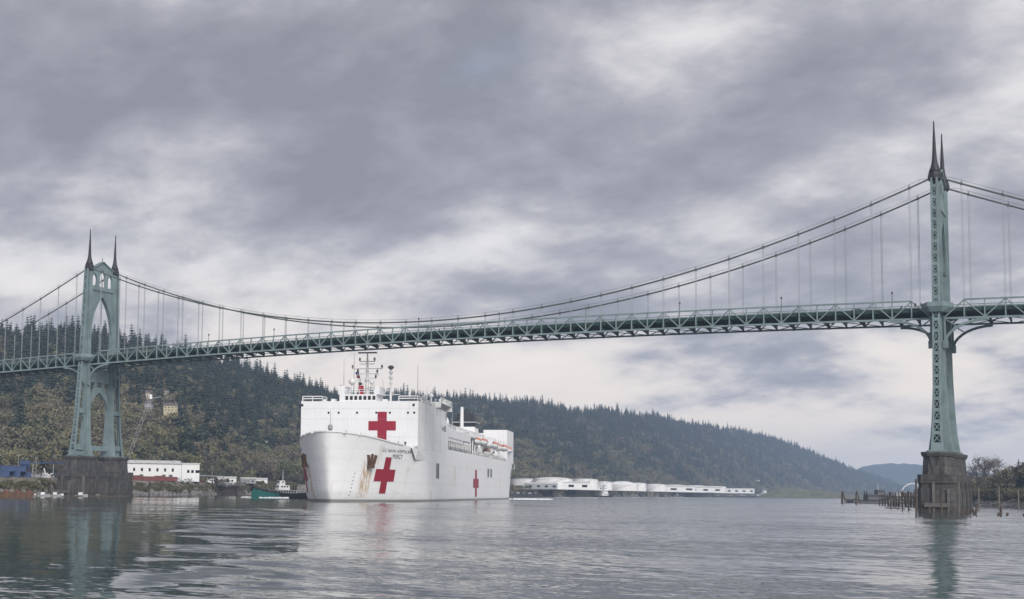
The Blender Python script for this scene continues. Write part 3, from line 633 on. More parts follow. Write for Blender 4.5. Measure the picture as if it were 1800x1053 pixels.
# x = 0 is the front wall of the forward deckhouse, stem at about +34, stern at -229
XST = -229.0
def stem_x(z): return 29.5+4.5*(max(0, z)/17.2)**1.3 - (1.0 if z < 0.8 else 0)
def top_z(x):
    return lerp([(-300, 15.6), (-3.5, 15.6), (-3.4, 14.6), (2, 14.6), (12, 15.2), (22, 16.4), (30, 17.1), (40, 17.3)], x)
def half(d, t):                                      # half breadth at distance d behind the stem, t = height fraction
    L = 46*(1-t)+44*t; a = 1.62*(1-t)+1.85*t; e = 1.42*(1-t)+1.66*t
    q = max(0.0, min(1.0, d/L)); return 16.1*max(0, 1-(1-q)**a)**(1/e)
def hull_pt(u, f, g):
    # u: 0 stern .. 1 stem; f: 0 keel .. 1 deck edge
    zt0 = top_z(XST+(30-XST)*u); z = -2.0+(zt0+2.0)*f; xs_ = stem_x(z)
    x = XST+(xs_-XST)*u; t = max(0, min(1, z/17.0))
    b = half(xs_-x, t**1.15)
    if x < XST+26:
        k = (XST+26-x)/26; b *= 1-k*k*(0.30*(1-t)+0.04)
    return (x, g*b, z)
US = [0, .02, .05, .09, .14] + list(np.linspace(.2, .80, 13)) + list(np.linspace(.82, .93, 14)) + list(np.linspace(.935, .985, 13)) + [.988, .991, .9935, .996, .998, .9992, 1.0]
FSS = list(np.linspace(0, 1, 15))
hv = []; hf = []
for g in (1, -1):
    o_ = len(hv)
    for u in US:
        for f in FSS: hv.append(hull_pt(u, f, g))
    n = len(FSS)
    for i in range(len(US)-1):
        for j in range(n-1):
            a = o_+i*n+j; q = (a, a+n, a+n+1, a+1); hf.append(q if g < 0 else q[::-1])
nn = len(FSS); half_n = len(US)*nn
for j in range(nn-1): hf.append((j, j+1, half_n+j+1, half_n+j))
def hull_material():
    m = bpy.data.materials.new('white_hull_paint'); m.use_nodes = True; t = NT(m.node_tree)
    co = t.n('ShaderNodeTexCoord').outputs['Object']; s_ = t.n('ShaderNodeSeparateXYZ', i={0: co}); x, y, z = s_.outputs
    n1 = t.n('ShaderNodeTexNoise', i={'Vector': co, 'Scale': 0.10, 'Detail': 5.0}).outputs[0]
    base = t.ramp(n1, [(0.35, (0.82, 0.82, 0.83)), (0.65, (0.87, 0.87, 0.875))])
    # thin vertical dirt streaks
    sm = t.n('ShaderNodeTexNoise', i={'Vector': t.n('ShaderNodeMapping', i={0: co, 3: (0.7, 0.7, 0.035)}).outputs[0], 'Scale': 1.0, 'Detail': 6.0, 'Roughness': 0.7}).outputs[0]
    base = t.mix(t.math('MULTIPLY', t.smooth(sm, 0.57, 0.78), 0.22), base, (0.42, 0.37, 0.31))
    # plate seams
    def seam(c, per, amt):
        nonlocal base
        f_ = t.math('FRACT', t.math('DIVIDE', c, per)); base = t.mix(t.math('MULTIPLY', t.math('SUBTRACT', 1.0, t.smooth(f_, 0.0, 0.35/per)), amt), base, (0.40, 0.40, 0.42))
    seam(t.math('ADD', x, 400.0), 9.3, 0.16); seam(t.math('ADD', z, 20.0), 2.75, 0.12)
    r2 = t.n('ShaderNodeTexNoise', i={'Vector': t.n('ShaderNodeMapping', i={0: co, 1: (5, 0, 0), 3: (0.45, 0.45, 0.05)}).outputs[0], 'Scale': 1.0, 'Detail': 8.0, 'Roughness': 0.75}).outputs[0]
    base = t.mix(t.math('MULTIPLY', t.smooth(r2, 0.60, 0.74), 0.45), base, (0.46, 0.34, 0.22))
    sc2 = t.n('ShaderNodeTexNoise', i={'Vector': t.n('ShaderNodeMapping', i={0: co, 3: (0.10, 0.10, 0.6)}).outputs[0], 'Scale': 1.0, 'Detail': 7.0, 'Roughness': 0.7}).outputs[0]
    base = t.mix(t.math('MULTIPLY', t.smooth(sc2, 0.55, 0.70), t.math('MULTIPLY', t.math('SUBTRACT', 1.0, t.smooth(z, 2.0, 7.0)), 0.35)), base, (0.45, 0.45, 0.47))
    for zz in (5.2, 10.9):
        d = t.math('ABSOLUTE', t.math('SUBTRACT', z, zz)); base = t.mix(t.math('MULTIPLY', t.math('SUBTRACT', 1.0, t.smooth(d, 0.03, 0.10)), 0.18), base, (0.42, 0.42, 0.44))
    # rust runs under the anchors and at a scupper
    rn = t.n('ShaderNodeTexNoise', i={'Vector': t.n('ShaderNodeMapping', i={0: co, 3: (2.2, 2.2, 0.035)}).outputs[0], 'Scale': 1.0, 'Detail': 8.0, 'Roughness': 0.72}).outputs[0]
    def rust(x0, x1, z0, z1, ysign, amt):
        nonlocal base
        w_ = (x1-x0)*0.25
        mx = t.math('MULTIPLY', t.smooth(x, x0-w_, x0+w_), t.math('SUBTRACT', 1.0, t.smooth(x, x1-w_, x1+w_)))
        mz = t.math('MULTIPLY', t.smooth(z, z0-2.5, z0+2.5), t.math('SUBTRACT', 1.0, t.smooth(z, z1-0.5, z1+0.4)))
        my = t.math('GREATER_THAN', t.math('MULTIPLY', y, ysign), 0.0)
        mk = t.math('MULTIPLY', t.math('MULTIPLY', mx, mz), t.math('MULTIPLY', my, t.smooth(rn, 0.42, 0.60)))
        base = t.mix(t.math('MULTIPLY', mk, amt), base, (0.46, 0.27, 0.10))
    for a in RUSTS: rust(*a)
    wl = t.math('SUBTRACT', 1.0, t.smooth(z, 0.62, 0.72)); base = t.mix(wl, base, (0.17, 0.18, 0.185))
    scum = t.math('SUBTRACT', 1.0, t.smooth(z, 0.7, 1.7)); base = t.mix(t.math('MULTIPLY', scum, 0.25), base, (0.40, 0.38, 0.33))
    b = t.n('ShaderNodeBsdfPrincipled', i={'Base Color': base, 'Roughness': 0.42, 'Specular IOR Level': 0.35, 'Normal': t.n('ShaderNodeBump', i={'Height': t.n('ShaderNodeTexNoise', i={'Vector': co, 'Scale': 0.35, 'Detail': 2.0}).outputs[0], 'Strength': 0.5, 'Distance': 0.35}).outputs[0]})
    t.n('ShaderNodeOutputMaterial', i={0: b.outputs[0]}); return m
RUSTS = [(20.3, 23.6, 1.5, 10.6, 1, 1.0), (20.5, 23.6, 0.5, 10.6, -1, 1.0), (-64, -60, 6, 11, 1, 0.5), (-88, -86, 8, 13, 1, 0.45), (-176, -173, 3, 9, 1, 0.5), (2, 4, 4, 9, 1, 0.35), (-22.5, -17.5, 0.3, 3.0, 1, 0.8), (17.5, 19.5, 9.0, 14.5, 1, 0.35)]
HULLM = hull_material()
hull = MB(); hull.v = hv; hull.f = hf
HULL = hull.build('hull', HULLM, SHIP)
import bmesh
_b = bmesh.new(); _b.from_mesh(HULL.data); bmesh.ops.remove_doubles(_b, verts=_b.verts, dist=0.004); _b.to_mesh(HULL.data); _b.free(); HULL.data.shade_smooth()
HB = BVHTree.FromPolygons([Vector(v) for v in hv], hf)
def S(name, b, mat=WHITE, parent=SHIP, smooth=False): return b.build(name, mat, parent, smooth=smooth)
# weather decks
dk = [hull_pt(u, 1, 1) for u in US if hull_pt(u, 1, 1)[0] > -3]
def deck_pt(u): return hull_pt(u, (14.0+2)/(top_z(XST+(30-XST)*u)+2), 1)
dk = [deck_pt(u) for u in US if hull_pt(u, 1, 1)[0] > -3 and u < .9985]
ring = [(x-0.3, y*0.985, z) for x, y, z in dk]+[(x-0.3, -y*0.985, z) for x, y, z in reversed(dk)]
S('forecastle_deck', mb().loft([[(x, y, 13.8) for x, y, z in ring], [(x, y, 14.0) for x, y, z in ring]]), GREY)
S('upper_deck', mb().bx(XST+1, -1, -15.6, 15.6, 15.0, 15.3), GREY)
# white rail round the bow rim
rim = [hull_pt(u, 1, 1) for u in US if hull_pt(u, 1, 1)[0] > 8]; rim = rim+[(x, -y, z) for x, y, z in reversed(rim[:-1])]
S('bow_rim', mb().strip([(x, y, z+0.05) for x, y, z in rim], 0.4, 0.3), WHITE2)
for k, u in enumerate([.93, .955, .975, .99]):
    for g in (1, -1):
        x, y, z = hull_pt(u, 1, g); S('fairlead', mb().bx(x-0.7, x+0.7, y*0.93-0.5, y*0.93+0.5, z-0.2, z+0.55), WHITE2)
S('jackstaff', mb().tube([(30, 0, 14), (30, 0, 22.5)], [0.12, 0.05], 6).lathe([(0.3, 17.3), (0.6, 17.8), (0.6, 18.6), (0.25, 19)], (30, 0, 0), 8), GREY)
# forward deckhouse
HOUSE = S('forward_deckhouse', mb().bx(-46, 0, -16.12, 16.12, 14.0, 26.8))
S('sponson', mb().add([(0,12.0,14.2),(0,16.12,14.9),(0,16.12,14.0),(3.5,15.2,14.2),(-14,16.12,11.0),(-14,16.12,14.2),(0.2,15.6,11.3)], [(0,2,1),(0,3,2),(2,3,6),(2,6,4),(2,4,5)]))
S('sponson', mb().add([(0,-12.0,14.2),(0,-16.12,14.9),(0,-16.12,14.0),(3.5,-15.2,14.2),(-14,-16.12,11.0),(-14,-16.12,14.2),(0.2,-15.6,11.3)], [(1,2,0),(2,3,0),(6,3,2),(4,6,2),(5,4,2)]))
pm_ = mb().lathe([(0.30, 0), (0.30, 0.08)], (0,0,0), 12); pm_.v = [(z, x, y) for x, y, z in pm_.v]; pmesh = pm_.mesh('porthole', GLASSD)
for yy in (-8.4, -5.6, -0.5, 4.8, 8.5, 13.4, 15.1): inst('porthole', pmesh, HOUSE, (0.0, yy, 23.7))
for zz in (17.3, 22.0, 24.9): mb().bx(0.0, 0.05, -16.1, 16.1, zz, zz+0.07).build('seam', WHITE2, HOUSE); mb().bx(-45.9, -0.1, 16.11, 16.16, zz, zz+0.07).build('seam', WHITE2, HOUSE)
for yy in (-9.3, -3.1, 11.2): mb().bx(0.0, 0.05, yy, yy+0.07, 14.6, 26.8).build('seam', WHITE2, HOUSE)
for xx in (-11, -23, -35): mb().bx(xx, xx+0.08, 16.11, 16.17, 14.2, 26.8).build('seam', GREY, HOUSE)
for yy in (-16.12, 14.6): mb().bx(-2.6, 0.05 if yy > 0 else 0.05, yy-0.02 if yy < 0 else yy, yy+0.6 if yy < 0 else yy+0.6, 25.4, 26.1).build('window', GLASSD, HOUSE)
# wheelhouse
WH = S('wheelhouse', mb().bx(-9, -0.6, -5.6, 4.6, 26.7, 28.7).bx(-8, -0.8, -6.0, -4.2, 28.7, 31.0).bx(-8, -0.8, 4.0, 5.4, 28.7, 30.8))
for k in range(7): mb().bx(-0.64, -0.52, -3.95+k*1.25, -3.15+k*1.25, 27.2, 28.25).build('window', GLASSD, WH)
def railing(b, pts, h=1.1, step=2.0, r=0.05):
    for a, c in zip(pts[:-1], pts[1:]):
        a = Vector(a); c = Vector(c); n = max(1, int((c-a).length/step))
        for k in range(n+1):
            p = a.lerp(c, k/n); b.bar(p, p+Vector((0,0,h)), r*2)
        for q in (h, h*0.55): b.bar(a+Vector((0,0,q)), c+Vector((0,0,q)), r*2)
    return b
S('roof_railing', railing(mb(), [(-0.7, -4.1, 28.7), (-0.7, 3.9, 28.7)], 1.3, 1.2, 0.06))
for a, b_ in ((-15.8, -10.3), (10.8, 16.0)):
    S('wing_frame', railing(mb(), [(-0.3, a, 26.8), (-0.3, b_, 26.8), (-5, b_, 26.8)], 1.35, 2.6, 0.11))
S('roof_locker', mb().bx(-3, -0.8, -8.0, -6.8, 26.8, 27.5).bx(-3, -1, 6.2, 7.4, 26.8, 27.4).bx(-2, -.8, -10.2, -9.4, 26.8, 27.3), WHITE2)
# masts
MAST = S('main_mast', mb().tube([(-5, 1.0, 28.6), (-5, 1.0, 36.5), (-5, 1.0, 40.2)], [0.50, 0.34, 0.18], 8), WHITE2)
for a, b_ in (((-5, -2.6, 28.7), (-5, 0.8, 33)), ((-5, 3.6, 28.7), (-5, 1.2, 33)), ((-8, 1, 28.7), (-5, 1, 34)), ((-5, -1.5, 28.7), (-5, 0.7, 31))): mb().bar(a, b_, 0.22).build('mast_stay', WHITE2, MAST)
for z, h in ((36.0, 4.2), (38.0, 2.2), (33.3, 2.6), (34.6, 3.2)): mb().bx(-5.15, -4.85, 1-h, 1+h, z-0.12, z+0.12).build('yardarm', WHITE2, MAST)
mb().bx(-5.3, -4.7, -1.6, 3.6, 40.2, 40.55).build('radar_scanner', DGREY, MAST)
mb().bx(-5.2, -4.8, -1.2, 3.0, 37.2, 37.4).build('radar_scanner', WHITE2, MAST)
for y, z in ((-3.1, 36.1), (5.1, 36.1), (-1.1, 38.1), (3.0, 38.1), (-1.5, 33.4), (3.4, 33.4), (-1.6, 35), (3.8, 34.8)): mb().lathe([(0.14, 0), (0.28, 0.25), (0.28, 0.75), (0.08, 1.0)], (-4.9, y, z), 8).build('mast_light', GREY if z > 35 else DGREY, MAST)
for z, r_ in ((30.5, 0.9), (32.8, 0.75), (35.2, 0.65)): mb().lathe([(r_, 0), (r_, 0.12)], (-5, 1, z), 10).build('mast_platform', WHITE2, MAST)
# signal flags on the halyard
FC = [M('flag_blue', (0.03, 0.05, 0.2), .8), M('flag_red', (0.4, 0.03, 0.04), .8), M('flag_white', (.7, .7, .7), .8), M('flag_black', (.03, .03, .03), .8), M('flag_yellow', (.5, .4, .05), .8)]
for k in range(7):
    zz = 35.2-k*0.95; y = -2.2+k*0.28
    mb().add([(-4.6, y, zz), (-4.9, y+0.55, zz-0.12), (-4.5, y+1.0, zz-0.05), (-4.5, y+1.0, zz-0.8), (-4.9, y+0.55, zz-0.9), (-4.6, y, zz-0.78)], [(0,1,4,5),(1,2,3,4)]).build('signal_flag', FC[k % 5], MAST)
mb().add([(-4.3, -1.3, 31.6), (-4.7, -0.6, 31.3), (-4.3, 0.2, 31.4), (-4.4, 0.0, 28.8), (-4.8, -0.7, 28.9), (-4.4, -1.3, 29.2)], [(0,1,4,5),(1,2,3,4)]).build('ensign', FC[1], MAST)
mb().add([(-4.6, 3.4, 35.4), (-4.8, 3.9, 35.3), (-4.7, 4.2, 34.2), (-4.6, 3.6, 34.0)], [(0,1,2,3)]).build('signal_flag', FC[2], MAST)
POST = S('signal_post', mb().tube([(-3, 8.0, 26.8), (-3, 8.0, 36.0)], [0.32, 0.2], 8), WHITE2)
for z, r_ in ((36.0, 0.85), (34.6, 0.55), (33.2, 0.6), (31.8, 0.45)): mb().lathe([(r_*0.4, -0.5), (r_, 0), (r_, 0.25), (r_*0.5, 0.6)], (-3, 8.0, z), 10).build('post_lamp', DGREY if z > 35 else WHITE2, POST)
mb().bar((-3, 6.4, 28.6), (-3, 10.6, 28.8), 0.16).build('yardarm', WHITE2, POST)
for y, z0, z1, x in ((-4.8, 31, 38.5, -2), (-3.2, 30, 40.4, -7), (15.2, 26.8, 36.8, -4), (20.0-7, 26.8, 33.0, -30), (-0.6, 28.7, 32.2, -2), (3.4, 28.7, 32.6, -3), (5.2, 28.7, 33, -6)):
    S('whip_antenna', mb().tube([(x, y, z0), (x, y, z1)], [0.10, 0.035], 5), GREY)
S('radome', mb().ball((-2.5, -2.6, 32.3), 0.95, 14, 10).tube([(-2.5, -2.6, 28.7), (-2.5, -2.6, 31.6)], 0.22, 6), WHITE2, SHIP, True)
S('searchlight', mb().ball((-2.0, 3.0, 32.0), 0.5, 10, 6).tube([(-2, 3, 28.7), (-2, 3, 31.7)], 0.1, 5), WHITE2, SHIP, True)
# clutter at the port after corner of the deckhouse
for k in range(9):
    x = -12-k*3.7; hgt = random.uniform(1.0, 3.4)
    S('deck_gear', mb().bx(x-0.9, x+0.9, 13.2, 15.4, 26.8, 26.8+hgt*0.5).tube([(x, 14.8, 26.8), (x, 14.8, 26.8+hgt)], 0.18, 6).ball((x, 14.8, 26.9+hgt), random.uniform(.3, .7), 8, 6), WHITE2 if k % 3 else GREY)
S('gun_tub_platform', mb().bx(-46.5, -27, 12.2, 17.6, 28.2, 28.45).bx(-46.5, -46.2, 12.2, 17.6, 26.8, 28.2).bx(-27.3, -27, 12.2, 17.6, 26.8, 28.2), WHITE2)
S('roof_railing', railing(mb(), [(-27, 17.5, 28.4), (-46.4, 17.5, 28.4), (-46.4, 12, 28.4)], 1.3, 2.2, 0.09), WHITE2)
S('roof_railing', railing(mb(), [(-6, 16.0, 26.8), (-46, 16.0, 26.8)], 1.2, 3, 0.07), WHITE2)
# side openings of the deckhouse
for x0, x1, z0, z1 in ((-44.5, -42.0, 20.6, 22.4), (-40.9, -39.8, 20.9, 21.8), (-38.8, -37.9, 20.9, 21.8), (-45.8, -44.4, 24.2, 26.2)): mb().bx(x0, x1, 16.0, 16.2, z0, z1).build('window', GLASSD, HOUSE)
# long amidships house behind it, with the gallery opening and boat deck
MID = S('amidships_house', mb().bx(-96, -46, -16.0, 16.0, 19.4, 22.0).bx(-96, -46, -16.0, 9.0, 15.3, 19.4).bx(-50, -46, 9.0, 16.0, 15.3, 19.4).bx(-205, -96, -12, 9.0, 15.3, 20.2), WHITE)
mb().bx(-96, -50, 9.0, 9.15, 15.4, 19.3).build('gallery_wall', DGREY, MID)
for k in range(14): mb().bx(-93+k*3.2-0.12, -93+k*3.2+0.12, 15.5, 15.8, 15.3, 19.4).build('stanchion', WHITE2, MID)
mb().bx(-80, -50, 15.6, 15.8, 18.3, 19.4).build('gallery_valance', WHITE, MID)
S('gallery_railing', railing(mb(), [(-96, 16.0, 15.4), (-50, 16.0, 15.4)], 1.2, 2.4, 0.07), GREY)
S('deck_railing', railing(mb(), [(-46.5, 15.9, 22.0), (-130, 15.9, 22.0)], 1.3, 3, 0.10), WHITE2)
S('boat_deck', mb().bx(-130, -96, -14, 16.0, 21.3, 22.0), WHITE2)
for k in range(6): S('deck_post', mb().bx(-99-k*5.4-0.2, -99-k*5.4+0.2, 15.2, 15.6, 15.3, 21.3), WHITE2)
for k, x in enumerate((-52, -58, -74, -84, -104, -118)):
    S('deck_gear', mb().bx(x-1.2, x+1.2, 11.5, 14.2, 22.0, 22.0+0.9+0.4*(k % 3)).tube([(x+1, 13, 22), (x+1, 13, 24.2)], .12, 5), WHITE2 if k % 2 else GREY)
S('radome', mb().ball((-75, 9.5, 25.0), 2.6, 18, 12).lathe([(1.6, 22), (1.6, 23.2)], (-75, 9.5, 0), 12), WHITE2, SHIP, True)
S('radome', mb().ball((-58, 9.0, 25.6), 1.5, 14, 10).lathe([(0.6, 22), (0.6, 24.4)], (-58, 9.0, 0), 8), WHITE2, SHIP, True)
for x, y, z in ((-76, 10.2, 32.5), (-118, 9.5, 33.0)): S('king_post', mb().tube([(x, y, 20), (x, y, z)], [0.75, 0.55], 10), WHITE2)
for x, y, z in ((-94, 10, 33), (-104, 8, 28.5)): S('whip_antenna', mb().tube([(x, y, 20), (x, y, z)], [0.13, 0.06], 5), GREY)
# lifeboats on davits along the port side
def lifeboat(x, y, z, L, orange):
    B = MB(); rings = []
    for k in range(11):
        t = -1+2*k/10; w_ = 1.75*(1-abs(t)**2.6)+0.05; hb_ = 1.5*(1-0.4*t*t)
        rings.append([(x+t*L/2, y+w_*math.cos(a), z+0.35*t*t+(hb_*math.sin(a) if a > math.pi else 0.25*math.sin(a))) for a in np.linspace(0, 2*math.pi, 13)[:-1]])
    B.loft(rings); boat = S('lifeboat', B, WHITE2, SHIP, True)
    C_b = MB(); rings = []
    for k in range(9):
        t = -0.88+1.76*k/8; w_ = 1.5*(1-abs(t)**3)+0.05
        rings.append([(x+t*L/2, y+w_*math.cos(a), z+0.3+1.15*(1-0.35*t*t)*max(0, math.sin(a))) for a in np.linspace(0, math.pi, 9)])
    C_b.loft(rings, closed=False, caps=False).build('boat_canopy', ORANGE if orange else WHITE2, boat, smooth=True)
    for e in (-0.32, 0.32):
        mb().strip([(x+e*L, 13.2, 15.4), (x+e*L, 13.4, z+1.8), (x+e*L, 14.6, z+2.9), (x+e*L, y+0.1, z+2.6)], 0.4, 0.4, up=(1,0,0)).build('davit', WHITE2, boat)
        mb().bar((x+e*L, y+0.1, z+2.5), (x+e*L, y, z+0.9), 0.12).build('fall', DGREY, boat)
for k in range(7): lifeboat(-112-k*15.5, 15.8, 20.6+0.3*(k % 2), 9.5, k not in (2,))
for k in range(3): lifeboat(-120-k*26, 14.4, 17.6, 8.0, k == 1)
S('deck_railing', railing(mb(), [(-100, 16.0, 15.5), (-222, 15.6, 15.5)], 1.2, 2.6, 0.09), WHITE2)
for k in range(7): S('liferaft_canister', mb().tube([(-118-k*13, 15.2, 16.3), (-115.4-k*13, 15.2, 16.3)], 0.6, 8), WHITE2 if k % 2 else RUST)
BEIGE = M('weathered_beige_gear', (0.42, 0.37, 0.31), 0.7, 0.25, 0.8)
for k in range(22):
    x = -104-k*4.4; y = random.uniform(8.5, 14.2); h = random.uniform(1.2, 5.2); w_ = random.uniform(0.5, 1.6)
    S('deck_gear', mb().bx(x-w_, x+w_, y-0.8, y+0.8, 15.3, 15.3+h).tube([(x+w_*.6, y+.6, 15.3), (x+w_*.6, y+.6, 16.6+h)], 0.14, 5).bar((x-w_, y, 15.4+h), (x+w_*1.6, y+1.2, 16.4+h), 0.22), [BEIGE, WHITE2, GREY, BEIGE, RUST][k % 5])
# after house and funnel
AFT = S('after_deckhouse', mb().bx(-222, -196, -15.0, 6.0, 15.2, 27.3).bx(-222, -199, 6.0, 15.9, 15.2, 28.8), WHITE)
mb().bx(-221, -208, 8, 15.5, 28.8, 29.6).build('exhaust_cowl', BLACK, AFT)
mb().bx(-199.05, -198.9, 9.2, 11.4, 22.4, 23.9).build('window', GLASSD, AFT)
FUN = S('funnel', mb().loft([[(-196, -4.6, 20), (-185, -4.6, 20), (-185, 4.6, 20), (-196, 4.6, 20)], [(-196, -4.2, 31.6), (-186.5, -4.2, 31.6), (-186.5, 4.2, 31.6), (-196, 4.2, 31.6)]]), WHITE)
mb().loft([[(-196.2, -4.5, 29.2), (-186.2, -4.5, 29.2), (-186.2, 4.5, 29.2), (-196.2, 4.5, 29.2)], [(-196.1, -4.3, 31.6), (-186.4, -4.3, 31.6), (-186.4, 4.3, 31.6), (-196.1, 4.3, 31.6)], [(-196, -3.4, 35.4), (-188.0, -3.4, 35.0), (-188.0, 3.4, 35.0), (-196, 3.4, 35.4)]]).build('funnel_top', BLACK, FUN)
for k in range(4): mb().tube([(-193+k*1.2, -2+k*1.2, 35), (-193.4+k*1.2, -2+k*1.2, 37.2-0.5*(k % 2))], 0.35, 8).build('uptake', BLACK, FUN)
mb().bx(-197, -185.4, -4.9, 4.9, 31.0, 31.5).build('funnel_band', GREY, FUN)
S('stern_chute', mb().loft([[(-229, 13.5, 15.3), (-224, 16.0, 15.3), (-224, 16.3, 13.0), (-229, 14.2, 12.5)], [(-231.5, 13.0, 15.2), (-230, 15.5, 15.2), (-230, 15.8, 13), (-231.5, 13.6, 12.6)]]), WHITE2)
# hull side fittings: recessed doors
def on_side(x, z, g=1, off=0.05):
    h = HB.ray_cast(Vector((x, g*40, z)), Vector((0, -g, 0))); return (h[0]+Vector((0, g*off, 0))) if h[0] else Vector((x, g*16.1, z))
def side_panel(name, x0, x1, z0, z1, mat, g=1, off=0.06, parent=HULL, n=(1, 1)):
    b = MB()
    pts = [[on_side(x0+(x1-x0)*i/n[0], z0+(z1-z0)*j/n[1], g, off) for i in range(n[0]+1)] for j in range(n[1]+1)]
    for j in range(n[1]):
        for i in range(n[0]): b.add([pts[j][i], pts[j][i+1], pts[j+1][i+1], pts[j+1][i]], [(0,1,2,3) if g < 0 else (3,2,1,0)])
    return b.build(name, mat, parent)
for x0, x1, z0, z1 in ((-33.2, -31.0, 6.6, 11.0), (-29.6, -28.6, 6.6, 11.0)): side_panel('hull_door', x0, x1, z0, z1, DGREY)
side_panel('hull_door', -31.0, -29.6, 6.8, 10.8, GREY)
for x0 in (-142, -150): side_panel('hull_door', x0, x0+4.5, 8.4, 11.6, GREY); side_panel('hull_door_gap', x0+1.4, x0+3.0, 8.6, 11.4, DGREY, off=0.1)
side_panel('hull_door', -224, -212, 8.5, 12.5, GREY)
# crosses, draped on the plating
def cross(name, x, z, ax, az, tx, tz, g, nx=10, nz=10):
    b = MB()
    def patch_(x0, x1, z0, z1, m, n):
        P_ = [[on_side(x0+(x1-x0)*i/m, z0+(z1-z0)*j/n, g, 0.07) for i in range(m+1)] for j in range(n+1)]
        for j in range(n):
            for i in range(m): b.add([P_[j][i], P_[j][i+1], P_[j+1][i+1], P_[j+1][i]], [(0,1,2,3) if g < 0 else (3,2,1,0)])
    patch_(x-tx, x+tx, z-az, z+az, 6, 14); patch_(x-ax, x-tx, z-tz, z+tz, 6, 6); patch_(x+tx, x+ax, z-tz, z+tz, 6, 6)
    return b.build(name, RED, HULL)
cross('red_cross', 14.6, 6.8, 4.4, 4.6, 1.4, 1.55, 1)
cross('red_cross', 14.6, 6.8, 4.4, 4.6, 1.4, 1.55, -1)
cross('red_cross', -108, 5.9, 6.4, 4.6, 2.1, 1.55, 1)
fc = mb()
cyy, czz, A_r, T_r = 6.4, 20.2, 3.75, 1.25
fc.bx(0.0, 0.05, cyy-T_r, cyy+T_r, czz-A_r, czz+A_r).bx(0.0, 0.05, cyy-A_r, cyy-T_r, czz-T_r, czz+T_r).bx(0.0, 0.05, cyy+T_r, cyy+A_r, czz-T_r, czz+T_r)
fc.build('red_cross', RED, HOUSE)
def lettering(text, size, x, z, g=1):
    cu = bpy.data.curves.new('tmp', 'FONT'); cu.body = text; cu.size = size; cu.align_x = 'CENTER'; cu.space_character = 1.1
    t = bpy.data.objects.new('tmp', cu); COL.objects.link(t)
    me = bpy.data.meshes.new_from_object(t.evaluated_get(bpy.context.evaluated_depsgraph_get())); bpy.data.objects.remove(t)
    for v in me.vertices: v.co = on_side(x-g*v.co.x, z+v.co.y, g, 0.08)
    me.name = 'ship_name'; me.materials.clear(); me.materials.append(INK)
    o = bpy.data.objects.new('ship_name', me); COL.objects.link(o); o.parent = HULL; return o
lettering('U.S. NAVAL HOSPITAL SHIP', 1.2, 10.2, 12.7); lettering('MERCY', 1.6, 10.2, 11.2)
lettering('U.S. NAVAL HOSPITAL SHIP', 1.2, 10.2, 12.7, -1); lettering('MERCY', 1.6, 10.2, 11.2, -1)
# anchors in their bolsters
for g in (1, -1):
    p = on_side(22.0, 10.8, g, 0.0); n_ = Vector((0.45, g*0.85, -0.15)).normalized()
    B = MB(); B.lathe([(2.2, -1.6), (2.0, -0.1), (1.5, 0.15), (0.7, 0.22)], (0,0,0), 16)
    q = n_.to_track_quat('Z', 'Y'); B.v = [tuple(q @ Vector(v)+p) for v in B.v]; bol = B.build('anchor_bolster', WHITE, SHIP, smooth=True)
    A = MB(); A.bx(-0.28, 0.28, -0.25, 0.25, -2.2, 1.6).strip([(-1.7, 0, 1.2), (-1.1, 0, -1.2), (0, 0, -2.2), (1.1, 0, -1.2), (1.7, 0, 1.2)], 0.5, 0.7, up=(0,1,0)).bx(-1.0, 1.0, -.5, .5, -2.6, -1.6)
    side_ = Vector((0,0,1)).cross(n_).normalized(); upv = n_.cross(side_)
    A.v = [tuple(p+n_*(0.55+v[1])+side_*v[0]*0.85+upv*v[2]*0.85) for v in A.v]; A.build('anchor', RUST, bol)
bw = MB()
for g in (1, -1):
    b = mb()
    for k in range(7): b.bx(-0.14, 0.14, -0.05, 0.05, k*0.9, k*0.9+0.22)
    # draught marks
    b.v = [tuple(on_side(25.8+v[0], 1.6+v[2], g, 0.07)) for v in b.v]; b.build('draught_marks', INK, HULL)['kind'] = 'stuff'

